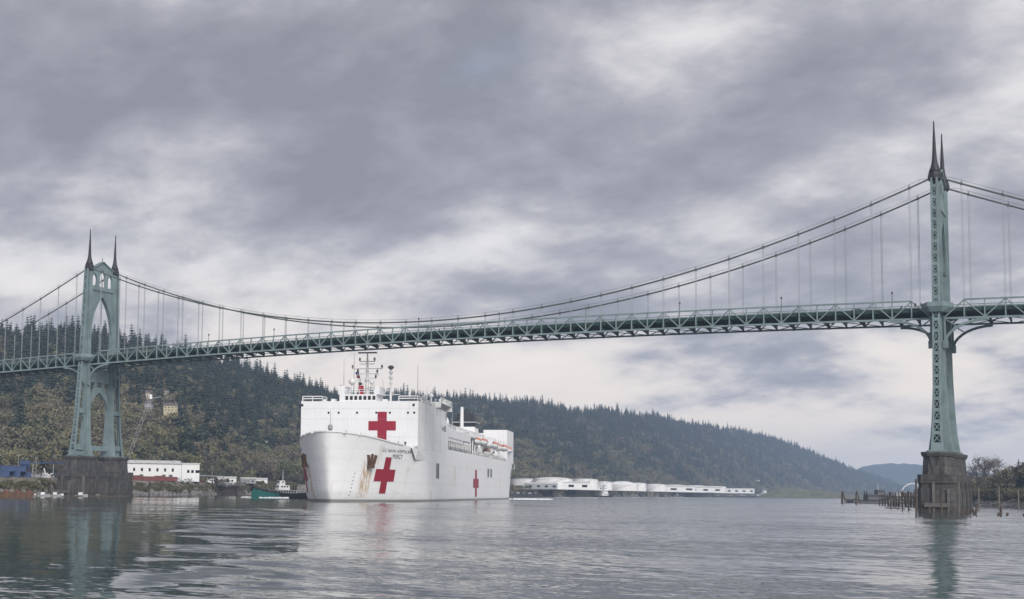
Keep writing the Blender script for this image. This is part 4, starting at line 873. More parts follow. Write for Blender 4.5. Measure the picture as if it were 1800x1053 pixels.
# ------------------------------------------------------------------ tugs and other craft
def tug(loc, rz, L, hullmat, label, houses, hmat=None):
    hmat = hmat or WHITE2
    T = thing('tugboat', label, 'tugboat', loc, rz)
    rings = []
    for k in range(17):
        t = k/16; x = -L/2+L*t; b_ = (L*0.16)*(1-max(0, (t-0.55)/0.45)**2.4)*(0.86+0.14*min(1, t*5)); sh = 0.10*L*(max(0, t-0.45)/0.55)**2+L*0.075+0.02*L*max(0, .2-t)/.2
        rings.append([(x, -b_*0.8, -1.2), (x, -b_*0.95, 0.6), (x, -b_, sh), (x, -b_*0.9, sh), (x, -b_*0.88, sh-0.7), (x, b_*0.88, sh-0.7), (x, b_*0.9, sh), (x, b_, sh), (x, b_*0.95, 0.6), (x, b_*0.8, -1.2)])
    h_ = mb().loft(rings[:11]).build('hull', BLACK if hullmat is TEAL else hullmat, T); mb().loft(rings[10:]).build('fore_hull', hullmat, T)
    for g in (-1, 1):
        mb().strip([(r_[2][0], g*(abs(r_[2][1])+0.12), r_[2][2]-0.35) for r_ in rings], 0.45, 0.7).build('rubbing_strake', BLACK, h_)
        for k in range(7): mb().lathe([(0.35, -.2), (0.62, -.12), (0.62, .12), (0.35, .2)], (0,0,0), 10)
    mb().ball((L/2, 0, L*0.13), 1.0, 10, 8).build('bow_fender', BLACK, h_)
    z = L*0.06
    for (x0, x1, wd, z0, z1) in houses:
        if hullmat is TEAL: hmat = GREY if z0 < 4 else WHITE2
        d_ = mb().loft([[(x0, -wd, z0), (x1, -wd, z0), (x1, wd, z0), (x0, wd, z0)], [(x0+0.2, -wd*0.94, z1), (x1-0.35, -wd*0.94, z1), (x1-0.35, wd*0.94, z1), (x0+0.2, wd*0.94, z1)]]).build('deckhouse', hmat, T)
        zc_ = z0+(z1-z0)*0.55
        for g in (-1, 1):
            k = x0+0.9
            while k < x1-1.0: mb().bx(k, k+0.9, g*wd*0.965-0.05, g*wd*0.965+0.05, zc_, z1-0.35).build('window', GLASSD, d_); k += 1.5
        for e in (-0.6, 0, 0.6): mb().bx(x1-0.28, x1-0.12, e*wd-0.42, e*wd+0.42, zc_, z1-0.35).build('window', GLASSD, d_)
    zt = houses[-1][4]; xm = (houses[-1][0]+houses[-1][1])/2
    ms = mb().tube([(xm-1, 0, zt-0.2), (xm-1, 0, zt+L*0.17)], [0.18, 0.07], 6).build('mast', WHITE2, T)
    for q in (0.06, 0.11): mb().bx(xm-1.1, xm-0.9, -1.4, 1.4, zt+L*q, zt+L*q+0.12).build('crosstree', WHITE2, ms)
    mb().bx(xm-1.2, xm-0.8, -1.0, 1.0, zt+L*0.035, zt+L*0.035+0.2).build('radar_scanner', WHITE2, ms)
    for g in (-1, 1): mb().tube([(houses[0][0]+0.4, g*1.6, houses[0][3]), (houses[0][0]+0.1, g*1.6, houses[0][4]+2.2)], 0.38, 8).build('exhaust_stack', BLACK, T)
    return T
tug(gnd(497, 668), math.atan2(-r0.y, -r0.x)+0.5, 35, TEAL, 'teal hulled harbour tug with white wheelhouse beside the bow of the white ship', [(-7, 4.5, 3.0, 1.4, 4.2), (-3, 3.4, 2.2, 4.2, 6.6), (-0.6, 2.8, 1.7, 6.6, 9.0)], GREY)
tug(gnd(1062, 1660), math.atan2(r0.y, r0.x)+0.5, 27, BLACK, 'dark hulled tug with tall white house at the wharf before the white tanks', [(-6, 5, 3.2, 1.4, 5.0), (-3, 4.0, 2.8, 5.0, 8.6), (-1.5, 3.4, 2.3, 8.6, 12.2), (-1, 3, 2, 12.2, 15.2)])
tug(gnd(1338, 3000), math.atan2(r0.y, r0.x)+0.3, 42, BLACK, 'far off push boat with white upper works near the green point', [(-14, 14, 6, 2.5, 7.5), (2, 12, 5, 7.5, 12), (5, 11, 4, 12, 17)])
tug(gnd(1190, 2100), math.atan2(r0.y, r0.x)+0.1, 20, WHITE2, 'small white work boat moored in front of the dark wharf', [(-5, 3, 2.4, 1.0, 3.6), (-1, 2.4, 2, 3.6, 6.0)])
tug(gnd(1533, 980), math.atan2(r0.y, r0.x)+0.15, 34, DGREY, 'dark derelict tug lying left of the piled jetty', [(-5, 9, 3.4, 2.0, 6.4), (3, 8, 2.6, 6.4, 9.6)], DGREY)

def foam(pts, w0, w1, name, label):
    b = MB(); r = random.Random(3); n = len(pts)
    for k in range(240):
        t = r.random(); i = min(n-2, int(t*(n-1))); p = Vector(pts[i]).lerp(Vector(pts[i+1]), t*(n-1)-i); w_ = w0+(w1-w0)*t
        p += Vector((r.gauss(0,1)*w_*0.4, r.gauss(0,1)*w_*0.4, 0)); rr = r.uniform(0.25, 0.9)*w_*0.28; hh = r.uniform(0.15, 0.7)
        b.lathe([(rr, 0.0), (rr*0.75, hh*0.6), (rr*0.2, hh)], (p.x, p.y, 0.0), 6)
    o = b.build(name, FOAM); return tag(o, label, 'wake', kind='stuff')
FOAM = M('white_foam', (0.82, 0.84, 0.85), 0.8, 0.06, 1.5)
foam([gnd(500, 656), gnd(478, 655), gnd(452, 664), gnd(428, 684)], 4.0, 2.0, 'bow_wake', 'white foam round the hull of the teal tug')
foam([gnd(908, 840), gnd(935, 860), gnd(965, 880)], 6, 4, 'stern_wash', 'white wash behind the stern of the hospital ship')

# ------------------------------------------------------------------ left bank: works, stores, wharf
FZ = FLAT-0.25
def facing(p): return math.atan2(p.y-CAM.y, p.x-CAM.x)-math.pi/2     # local x runs across the view
p = gnd(281, 838); WHS = thing('warehouse', 'long white warehouse with pale roof behind red containers', 'warehouse', (p.x, p.y, FZ), facing(p)+0.12)
wl_ = mb().bx(-25, 25, 0, 22, 0, 11.2).build('wall', WHITE2, WHS)
mb().prism([(-0.8, 11.2), (11, 13.4), (22.8, 11.2)], -25.6, 14, 'x').build('roof', ROOF, WHS)
mb().bx(14, 25.4, -0.4, 22.4, 11.2, 11.9).build('roof', ROOF, WHS)
for k in range(7): mb().bx(-22.2+k*4.9, -20.9+k*4.9, -0.12, 0.1, 6.2, 8.2).build('window', GLASSD, wl_)
for k in range(3): mb().bx(17.0+k*2.7, 18.6+k*2.7+(1.2 if k == 2 else 0), -0.12, 0.1, 5.6, 7.4).build('window', GLASSD, wl_)
for x in (-19, -12, 2.2, 6.6): mb().bx(x-1.2, x+1.2, -0.12, 0.1, 0.2, 4.2).build('door', DGREY, wl_)
for x in (-15, 0, 9): mb().bx(x-0.6, x+0.6, 5, 6.5, 12.0, 13.6).build('roof_vent', GREY, WHS)
def container(p, rz, L, mat, label, group, h=2.6, z=FZ):
    T = thing('shipping_container', label, 'container', (p.x, p.y, z), rz, group)
    b = MB(); n = int(L/0.6)
    for k in range(n):                                # corrugated long walls
        for g in (-1, 1): b.bx(-L/2+k*0.6+0.12, -L/2+k*0.6+0.42, g*1.2-0.03, g*1.2+0.03, 0.2, h-0.2)
    b.bx(-L/2+0.05, L/2-0.05, -1.19, 1.19, 0.15, h-0.05); b.build('box_wall', mat, T)
    f = MB()
    for g in (-1, 1):
        for zz in (0.08, h-0.08): f.bx(-L/2, L/2, g*1.2-0.07, g*1.2+0.07, zz-0.08, zz+0.08)
        for x in (-L/2, L/2): f.bx(x-0.08, x+0.08, g*1.2-0.08, g*1.2+0.08, 0, h)
    f.build('frame', mat, T); mb().bx(L/2+0.0, L/2+0.06, -1.05, -0.03, 0.25, h-0.2).build('door', mat, T); mb().bx(L/2, L/2+0.06, 0.03, 1.05, 0.25, h-0.2).build('door', mat, T)
    return T
for k, (px, D) in enumerate([(224, 790), (238, 794), (253, 797), (266, 800), (279, 803), (292, 808), (303, 812)]):
    p = gnd(px, D); container(p, facing(p)+0.1, 5.4, REDC, 'dark red shipping container in the row before the white warehouse', 'red containers before the warehouse', 2.6+0.5*(k % 3 == 1))
for k, (px, D, z) in enumerate([(3, 614, 0), (22, 620, 0), (41, 626, 0), (12, 616, 2.6), (32, 622, 2.6)]):
    p = gnd(px, D); container(p, facing(p)+0.05, 6.1, BLUE, 'blue shipping container stacked at the far left edge of the bank', 'blue containers at the left edge', z=FZ-0.2+z)
# blue conveyor gantry
p = gnd(78, 672); G_ = thing('conveyor_gantry', 'blue pipe conveyor on slanted legs left of the left pier', 'conveyor', (p.x, p.y, FZ), facing(p))
mb().bar((-8, 0, 7.4), (14, 0, 7.7), 0.8, 0.7).build('conveyor_tube', BLUE, G_)
for a, b_ in (((-8, 0, 7.4), (-12, 0, 0)), ((-6, 0, 7.4), (-6, 0, 0)), ((4, 0, 7.5), (4, 0, 0)), ((12, 0, 7.5), (12, 0, 0))): mb().bar(a, b_, 0.45).build('leg', GREY, G_)
for k in range(6): mb().bar((-6+k*3, 0.3, 7.9), (-6+k*3, 0.3, 8.9), 0.1).build('handrail_post', BLUE, G_)
p = gnd(42, 668); H_ = thing('hopper', 'blue steel hopper standing behind the blue containers', 'hopper', (p.x, p.y, FZ), facing(p))
mb().loft([[(-1, -1, 4), (1, -1, 4), (1, 1, 4), (-1, 1, 4)], [(-2.4, -2.4, 6.5), (2.4, -2.4, 6.5), (2.4, 2.4, 6.5), (-2.4, 2.4, 6.5)], [(-2.4, -2.4, 8.5), (2.4, -2.4, 8.5), (2.4, 2.4, 8.5), (-2.4, 2.4, 8.5)]]).build('bin', BLUE, H_)
for x in (-2.2, 2.2):
    for y in (-2.2, 2.2): mb().bar((x, y, 0), (x, y, 6.5), 0.35).build('leg', BLUE, H_)
def crumple(name, label, cat, px, D, z, s, mat, n=26, group=None):
    p = gnd(px, D); r = random.Random(int(px*7)); b = MB()
    for k in range(n):
        c = Vector((r.gauss(0, s), r.gauss(0, s*0.6), abs(r.gauss(0, s*0.42)))); a = Vector((r.gauss(0,1), r.gauss(0,1), r.gauss(0,.6))).normalized()*s*r.uniform(.25, .8)
        b.bar(c-a, c+a, s*r.uniform(.12, .4), s*r.uniform(.08, .3))
    o = b.build(name, mat, None, (p.x, p.y, z)); return tag(o, label, cat, group)
crumple('scrap_heap', 'heap of pale scrap bags on the bank left of the pier', 'scrap heap', 82, 660, FZ, 2.2, WHITE2)
crumple('scrap_heap', 'dark scrap pile beside the pale bags near the left pier', 'scrap heap', 93, 662, FZ-0.3, 2.0, DGREY)
crumple('driftwood_pile', 'rubble and driftwood at the foot of the left pier', 'driftwood', 130, 628, 0.3, 2.2, WOOD)
for k, (px, D, s_, m_) in enumerate([(58, 650, 2.0, GREY), (66, 668, 2.4, WOODL), (104, 672, 2.2, BLUE), (12, 650, 2.8, DGREY), (318, 822, 2.0, WHITE2), (330, 830, 1.8, GREY), (344, 846, 2.2, REDC), (384, 898, 2.4, WOODL), (428, 985, 2.6, GREY)]):
    crumple('yard_clutter', ['grey machine parts right of the blue containers', 'brown timber heap behind the pale bags', 'blue scrap under the blue conveyor', 'dark scrap behind the blue containers', 'pale crates at the right end of the red containers', 'grey gear before the right end of the warehouse', 'reddish gear beside the open shed', 'timber stack right of the open shed', 'grey gear above the right end of the wharf'][k], 'clutter', px, D, FZ, s_, m_, 34)
for k, (px, D, h) in enumerate([(30, 655, 11), (62, 660, 10), (318, 818, 12), (372, 880, 11), (442, 1000, 13)]):
    p = gnd(px, D); o = mb().tube([(0,0,0), (0,0,h)], [0.16, 0.1], 6).bx(-0.9, 0.9, -0.08, 0.08, h-0.3, h-0.1).bx(-0.9, -0.4, -.2, .2, h-.45, h-.3).bx(0.4, 0.9, -.2, .2, h-.45, h-.3).build('yard_lamp', GREY, None, (p.x, p.y, FZ)); tag(o, ['yard light pole behind the blue containers', 'yard light pole right of the blue containers', 'yard light pole before the right end of the warehouse', 'yard light pole beside the open shed', 'tall yard light pole above the right end of the wharf'][k], 'light pole', 'yard light poles on the left bank')
# lattice boom crane behind the pier
p = gnd(206, 742); CR = thing('crawler_crane', 'crawler crane with long raised lattice boom behind the left pier', 'crane', (p.x, p.y, FZ), facing(p))
for g in (-1, 1): mb().prism([(-3.4, 0.3), (-2.9, 0), (2.9, 0), (3.4, 0.3), (3.4, 0.9), (2.9, 1.2), (-2.9, 1.2), (-3.4, 0.9)], g*2.0-0.45, g*2.0+0.45, 'y').build('crawler_track', DGREY, CR)
mb().bx(-4.0, 2.2, -1.6, 1.6, 1.3, 3.6).bx(-5.0, -4.0, -1.7, 1.7, 1.3, 3.2).build('upper_works', BLUE, CR)
mb().bx(0.8, 2.6, 0.6, 1.9, 1.5, 3.9).build('cab', WHITE2, CR)
bo0, bo1 = Vector((1.8, 0, 2.0)), Vector((17.2, 0, zat(255, 700, 742)-FZ)); bm_ = MB(); dB = (bo1-bo0); sB = Vector((0,1,0)); uB = dB.cross(sB).normalized()
NB = 22
def bpt(t, a, c): 
    wv = 0.75*min(1, 0.35+t*6, 0.35+(1-t)*6); return bo0+dB*t+sB*a*wv+uB*c*wv
for a in (-1, 1):
    for c in (-1, 1): bm_.tube([bpt(t, a, c) for t in np.linspace(0, 1, 9)], 0.11, 5)
for k in range(NB):
    t0, t1 = k/NB, (k+1)/NB; s1 = 1 if k % 2 else -1
    for a in (-1, 1): bm_.bar(bpt(t0, a, -s1), bpt(t1, a, s1), 0.09); bm_.bar(bpt(t0, -s1, a), bpt(t1, s1, a), 0.09)
bm_.build('boom', GREY, CR); mb().bx(bo1.x-0.7, bo1.x+0.7, -0.7, 0.7, bo1.z-0.4, bo1.z+2.2).build('boom_head', WHITE2, CR)
mb().bar(bo1, (-4, 0, 6.5), 0.08).build('pendant', DGREY, CR); mb().bar((-4, 0, 3.4), (-3.6, 0, 6.6), 0.3).build('gantry_mast', DGREY, CR)
mb().bar(bo1+Vector((0.4,0,0)), (bo1.x+0.4, 0, 14), 0.07).build('hoist_rope', DGREY, CR); mb().bar(bo1, bo1+Vector((5.5, 0, 1.0)), 0.5, 0.4).build('jib', GREY, CR)
# piled wharf right of the warehouse
def wharf(px0, px1, D, z, deep, label, rows=3, step=2.6, D1=None, rail=True):
    a = gnd(px0, D); b_ = gnd(px1, D1 or D); L = (b_-a).length; T = thing('wharf', label, 'wharf', a, math.atan2(b_.y-a.y, b_.x-a.x))
    dk_ = mb().bx(0, L, 0, deep, z-0.5, z).build('deck', WOODL, T); mb().bx(0, L, -0.25, -0.003, z-1.1, z-0.02).build('stringpiece', WOOD, T)
    pm2 = mb().tube([(0,0,-3), (0,0,z-0.5)], [0.28, 0.24], 7).mesh('pile', WOOD); x = 0.6
    while x < L:
        for j in range(rows): inst('pile', pm2, T, (x+random.uniform(-.3,.3), 0.4+j*(deep-0.8)/max(1, rows-1), 0))
        x += step
    if rail: railing(MB(), [(0, 0.3, z), (L, 0.3, z)], 1.0, 4.0, 0.08).build('railing', GREY, dk_)
    return T
wharf(352, 432, 868, 7.0, 14, 'dark timber wharf on piles between the warehouse and the teal tug', D1=968)
p = gnd(366, 895); SHL = thing('open_shed', 'low open sided shed on the wharf right of the white warehouse', 'shed', (p.x, p.y, FZ), facing(p))
mb().loft([[(-11, -4, 4.4), (11, -4, 3.8), (11, 4, 3.8), (-11, 4, 4.4)], [(-11, -4, 4.9), (11, -4, 4.3), (11, 4, 4.3), (-11, 4, 4.9)]]).build('roof', GREY, SHL)
for x in (-10, -3.5, 3.5, 10):
    for y in (-3.6, 3.6): mb().bar((x, y, 0), (x, y, 4.2), 0.3).build('post', DGREY, SHL)
crumple('deck_cargo', 'pale machinery and crates under the open shed roof', 'cargo', 366, 892, FZ, 2.6, WHITE2)
crumple('deck_cargo', 'grey jumble of gear on the timber wharf deck', 'cargo', 395, 905, FZ-1.5, 2.8, GREY)
crumple('deck_cargo', 'mixed crates at the right end of the timber wharf', 'cargo', 418, 940, FZ-1.5, 2.6, WOODL)
for k, (px, D, L) in enumerate([(398, 960, 14), (436, 1010, 12), (452, 1040, 16)]):
    p = gnd(px, D); SB = thing('storage_shed', ['white flat roofed shed above the timber wharf', 'small grey shed behind the teal tug', 'pale long shed half hidden by the teal tug'][k], 'shed', (p.x, p.y, FZ), facing(p))
    b_ = mb().bx(-L/2, L/2, 0, 8, 0, 3.6).build('wall', WHITE2 if k != 1 else GREY, SB); mb().prism([(-0.4, 3.6), (4, 4.8), (8.4, 3.6)], -L/2-0.3, L/2+0.3, 'x').build('roof', ROOF, SB)
    for x in (-L*.3, 0, L*.3): mb().bx(x-0.7, x+0.7, -0.08, 0.05, 1.0, 2.3).build('window', GLASSD, b_)
# barge and floats at the left edge
p = gnd(10, 565); BG = thing('barge', 'rusty brown deck barge moored at the left edge of the picture', 'barge', (p.x, p.y, 0), facing(p)+0.05)
mb().loft([[(-12, -4, -0.8), (10, -4, -0.8), (10, 4, -0.8), (-12, 4, -0.8)], [(-13, -4.2, 2.0), (12, -4.2, 2.0), (12, 4.2, 2.0), (-13, 4.2, 2.0)]]).build('hull', RUST, BG)
mb().bx(-10, -3, -2, 2, 2.0, 4.2).build('deckhouse', WHITE2, BG)
for k in range(5): mb().bx(-1+k*2.4, 0.6+k*2.4, -2.5, 1.5, 2.0, 2.8+0.5*(k % 2)).build('deck_load', WOODL if k % 2 else REDC, BG)
for k, (a, b_, D) in enumerate([(52, 90, 585), (96, 150, 592), (156, 222, 606)]):
    pa, pb = gnd(a, D), gnd(b_, D+8); F_ = thing('float_dock', ['short log float near the brown barge', 'middle log float before the left pier', 'long log float at the right of the left pier'][k], 'float', pa, math.atan2(pb.y-pa.y, pb.x-pa.x))
    L = (pb-pa).length
    for j in range(3): mb().tube([(0, j*0.9, 0.05), (L, j*0.9+0.2, 0.08)], 0.42, 8).build('log', WOOD, F_)
    mb().bx(L*0.2, L*0.3, 0.2, 1.6, 0.4, 1.3).build('float_box', WHITE2 if k < 2 else WOODL, F_)
for k, (px, D, h) in enumerate([(72, 590, 6.5), (88, 598, 8.5), (172, 612, 7), (222, 640, 7.2), (262, 682, 8), (128, 600, 5)]):
    p = gnd(px, D); o = mb().tube([(0,0,-3), (random.uniform(-.2,.2), 0, h)], [0.34, 0.28], 8).build('mooring_pile', WOOD, None, p); tag(o, 'grey timber mooring pile standing along the left bank', 'pile', 'mooring piles along the left bank')
# small white skiffs at the left bank
def skiff(px, D, L, label):
    p = gnd(px, D); T = thing('skiff', label, 'boat', (p.x, p.y, 0), facing(p)+random.uniform(-.4, .4)); rings = []
    for k in range(9):
        t = k/8; w_ = L*0.17*(1-max(0, (t-.4)/.6)**2)+0.03; rings.append([(-L/2+L*t, -w_*.6, -0.2), (-L/2+L*t, -w_, 0.8+0.5*t*t), (-L/2+L*t, w_, 0.8+0.5*t*t), (-L/2+L*t, w_*.6, -0.2)])
    mb().loft(rings).build('hull', GREY, T); mb().bx(-L*.2, L*.12, -L*.1, L*.1, 0.6, 1.9).build('cabin', WHITE2, T); mb().bx(L*.11, L*.125, -L*.08, L*.08, 1.2, 1.75).build('window', GLASSD, T)
skiff(76, 582, 5.5, 'small pale skiff at the float nearest the brown barge'); skiff(98, 588, 5, 'small pale skiff just left of the left pier'); skiff(143, 600, 6, 'larger pale skiff tied up before the left pier')
# hillside houses
HL = ['cream house low on the left hillside above the crane tip', 'large pale house among trees on the left hillside', 'small pale house lowest of those near the crane tip', 'pale yellow house with wide front right of the crane tip', 'dark red house highest on the left hillside']
HMAT = [M('cream_siding', (0.48, 0.44, 0.36), .8), M('pale_siding', (0.46, 0.42, 0.38), .8), M('grey_siding', (0.38, 0.38, 0.40), .8), M('yellow_siding', (0.45, 0.41, 0.27), .8), M('red_siding', (0.16, 0.07, 0.07), .8)]
RF = M('dark_shingle_roof', (0.11, 0.10, 0.10), .9)
for k, (px, py, D) in enumerate(HOUSES):
    p = gnd(px, D); z0 = near_z(px, D); zt = zat(px, py, D); L = [7, 12, 6, 12, 7][k]; H = 5.2
    T = thing('house', HL[k], 'house', (p.x, p.y, zt-3.5), facing(p)+random.uniform(-.3, .3))
    wl_ = mb().bx(-L/2, L/2, 0, 8, -5, H).build('wall', HMAT[k], T)
    rf_ = mb().prism([(-0.6, H), (4, H+2.4), (8.6, H)], -L/2-0.5, L/2+0.5, 'x').build('roof', RF, T); mb().bx(L*.2, L*.2+1, 3, 4, H+1, H+4).build('chimney', RUST, rf_)
    for r_ in range(2):
        x = -L/2+1.2
        while x < L/2-1.5: mb().bx(x, x+0.9, -0.1, 0.1, 0.6+r_*2.5, 1.6+r_*2.5).build('window', GLASSD, wl_); x += 3.0

# ------------------------------------------------------------------ far bank: tank farm and wharves
def tank(px, D, r_, h, dome, label, z=FZ):
    p = gnd(px, D); T = thing('storage_tank', label, 'tank', (p.x, p.y, z), facing(p))
    mb().lathe([(r_, 0), (r_, h)], (0,0,0), 40).build('shell', TANK, T, smooth=False)
    mb().lathe([(r_+0.25, h-0.25), (r_+0.25, h+0.1), (r_*0.97, h+0.15), (r_*0.75, h+dome*0.5), (r_*0.4, h+dome*0.87), (0.3, h+dome)], (0,0,0), 40).build('roof', TANK, T)
    for q in (0.33, 0.66): mb().lathe([(r_+0.12, h*q-0.12), (r_+0.12, h*q+0.12)], (0,0,0), 40).build('ring_girder', TANK, T)
    b = MB()
    for k in range(14):
        a = -math.pi/2-0.9+k*0.1; b.bar((math.cos(a)*(r_+0.5), math.sin(a)*(r_+0.5), h*k/14), (math.cos(a+.1)*(r_+0.5), math.sin(a+.1)*(r_+0.5), h*(k+1)/14), 0.5, 0.2)
    b.build('stair', GREY, T)
for k, (px, D, r_, h, dm) in enumerate([(928, 1560, 21, 11.5, 1.0), (972, 1540, 23, 12.2, 2.0), (1004, 1640, 16, 11.5, 1.5), (1028, 1600, 16, 12.5, 1.2), (1094, 1840, 22, 8.5, 5.0), (1120, 1900, 13, 11, 1), (1152, 2060, 17, 10.5, 1.5), (1186, 2250, 20, 11, 1.6), (1222, 2400, 20, 11.5, 1.4), (1256, 2600, 22, 12, 1.2), (1062, 1760, 11, 11, 1.2), (1168, 2350, 14, 11, 2), (950, 1640, 24, 11.5, 1.5), (1014, 1720, 24, 12, 1.2), (1205, 2500, 20, 11, 1.5), (1238, 2650, 22, 11.5, 1.5)]):
    tank(px, D, r_, h, dm, ['large white tank nearest the stern of the hospital ship', 'big white domed tank second from the ship stern', 'narrow white tank third from the ship stern', 'white flat topped tank just left of the dark tug mast', 'wide white tank with steep domed roof right of the dark tug', 'low white tank touching the right side of the domed one', 'white tank in the middle of the tank row', 'wide low white tank right of the middle', 'low white tank third from the right end', 'rightmost wide white tank before the wooded shore', 'small white tank behind the dark tug mast', 'small domed white tank behind the middle ones', 'wide white tank set behind the two nearest the ship stern', 'wide white tank set behind the flat topped one', 'white tank behind the third from the right end', 'white tank behind the rightmost pair'][k])
wharf(905, 985, 1420, 8.0, 10, 'dark wharf with barges just right of the ship stern', 2, 5.0, 1560)
wharf(1008, 1062, 1650, 8.5, 12, 'dense piled wharf left of the dark tug', 3, 2.6, 1760)
wharf(1195, 1255, 2350, 9.5, 14, 'broad piled wharf before the right hand white tanks', 3, 4.0, 2600)
for k, (px, D, L) in enumerate([(915, 1330, 44), (1290, 2750, 90)]):
    p = gnd(px, D); T = thing('barge', ['black flat barge lying off the ship stern', 'long dark barge moored near the far push boat'][k], 'barge', (p.x, p.y, 0), facing(p)+0.2)
    mb().loft([[(-L/2+2, -6, -1), (L/2-2, -6, -1), (L/2-2, 6, -1), (-L/2+2, 6, -1)], [(-L/2, -6, 3.4), (L/2, -6, 3.4), (L/2, 6, 3.4), (-L/2, 6, 3.4)]]).build('hull', BLACK, T)
    for j in range(6): mb().bx(-L*.4+j*L*.14, -L*.4+j*L*.14+L*.08, -4, 4, 3.4, 4.6+0.8*(j % 2)).build('hatch', DGREY if j % 2 else GREY, T)
for k, (px, D, L, H, m_) in enumerate([(952, 1490, 36, 6, GREY), (1120, 2120, 40, 6, WHITE2), (1140, 2080, 30, 5, WHITE2), (1090, 1930, 24, 4, GREY), (1300, 2800, 60, 9, WHITE2), (1045, 1700, 20, 5, WHITE2), (940, 1750, 14, 14, TANK), (1240, 2480, 40, 5, GREY), (990, 1520, 62, 8, WHITE2), (1168, 2080, 95, 8, WHITE2), (1228, 2320, 80, 8.5, WHITE2)]):
    p = gnd(px, D); T = thing('dock_building', ['low dark grey shed on the wharf right of the ship stern', 'long white shed between the domed tank and the piled wharf', 'small white shed on the bank right of the domed tank', 'grey shed under the steep domed tank', 'far white buildings left of the far push boat', 'white shed behind the dense piled wharf', 'tall slim pale tower behind the ship stern', 'grey shed on the broad piled wharf', 'long white shed before the tanks left of the dark tug', 'longest white shed before the middle tanks', 'long white shed behind the broad piled wharf'][k], 'building', (p.x, p.y, FZ), facing(p)+0.1)
    wl_ = mb().bx(-L/2, L/2, 0, 10, 0, H).build('wall', m_, T); mb().prism([(-0.5, H), (5, H+1.6), (10.5, H)], -L/2-0.4, L/2+0.4, 'x').build('roof', ROOF, T)
    for j in range(4): mb().bx(-L*.4+j*L*.25, -L*.4+j*L*.25+L*.1, -0.1, 0.05, H*.35, H*.7).build('window', GLASSD, wl_)
for k, (px, py, D) in enumerate([(1298, 850, 3950), (1305, 845, 4000), (1312, 852, 3900), (1318, 838, 4100), (1322, 843, 4050), (1335, 846, 3900), (1345, 850, 3980), (1075, 788, 2700)]):
    p = gnd(px, D); zt = zat(px, py, D); L = 15
    T = thing('house', 'small pale house at the foot of the far ridge, '+['leftmost', 'second', 'third', 'fourth', 'fifth', 'sixth', 'rightmost'][k]+' from left' if k < 7 else 'single white house high in the trees of the far ridge', 'house', (p.x, p.y, zt-7), facing(p)+random.uniform(-.5, .5), 'houses at the foot of the far ridge' if k < 7 else None)
    mb().bx(-L/2, L/2, 0, 10, -25, 7).build('wall', HMAT[k % 3], T); mb().prism([(-0.6, 7), (5, 11), (10.6, 7)], -L/2-.5, L/2+.5, 'x').build('roof', ROOF if k % 2 else RF, T)

for k in range(16):
    px = 912+k*24; D = lerp(SHORE, px)+30; p = gnd(px, D); m_ = [GREY, DGREY, WOODL, WHITE2, RUST][k % 5]
    crumple('dock_clutter', 'low dark dock clutter on the bank below the white tanks', 'clutter', px, D, FZ, 2.5+px/500, m_, 22, 'dock clutter below the tanks')
    o = mb().tube([(0,0,0), (0,0,16+k % 4*3)], [0.22, 0.14], 5).bx(-1.2, 1.2, -.15, .15, 15.2, 15.6).build('dock_lamp', GREY, None, (p.x+6, p.y, FZ)); tag(o, 'thin light mast on the bank below the white tanks', 'light mast', 'light masts below the tanks')
# ------------------------------------------------------------------ right side: dolphins, piles, jetty, shore
for k, px in enumerate((1480, 1505)):
    p = gnd(px, [900, 860][k]); T = thing('mooring_dolphin', ['leftmost dark timber mooring dolphin standing alone in the water', 'timber mooring dolphin just left of the derelict tug'][k], 'dolphin', p, 0.4*k)
    for a, b_ in (((0,0,-2), (0.1,0,8)), ((0.6,0.4,-2), (0.2,0,8)), ((3.4,0.6,-2), (0.4,0.2,8.2)), ((2.6,-1.2,-2), (0.5,-.1,7.8)), ((-.5,.2,-2), (-.2,0,6.6))): mb().tube([a, b_], [0.34, 0.28], 7).build('pile', WOOD, T)
    mb().bx(-0.7, 1.0, -0.5, 0.5, 5.8, 6.3).build('wale', WOOD, T)
a = gnd(1556, 760); b_ = gnd(1632, 640); L = (b_-a).length
J = thing('piled_jetty', 'old timber jetty on thin piles left of the right pier', 'jetty', a, math.atan2(b_.y-a.y, b_.x-a.x))
mb().bx(0, L, -1.2, 1.2, 4.4, 5.0).build('deck', WOOD, J); mb().bx(0, L, -1.5, -1.25, 1.2, 1.6).build('wale', WOODL, J)
for k in range(15):
    mb().tube([(L*(k+.5)/15, -3.2+random.uniform(-1, 1), -2), (L*(k+.5)/15, -3.1, random.uniform(3, 7.5))], [0.32, 0.26], 7).build('pile', WOOD, J)
    x = L*k/14; h = random.uniform(5.6, 8.5); mb().tube([(x, -1.5, -2), (x+random.uniform(-.2,.2), -1.45, h)], [0.30, 0.24], 7).build('pile', WOOD, J); mb().tube([(x+0.8, 1.5, -2), (x+0.8, 1.5, 5)], 0.28, 7).build('pile', WOOD, J)
    if k < 14: mb().bar((x, -1.5, 1.4), (x+L/14, -1.5, 4.4), 0.2).build('brace', WOOD, J)
for k in range(5): mb().bx(L*(0.15+k*0.17), L*(0.15+k*0.17)+random.uniform(2, 4), -1, 1, 5.0, 6.2+random.uniform(0, 1.2)).build('deck_clutter', [DGREY, GREY, WOOD, DGREY, RUST][k], J)
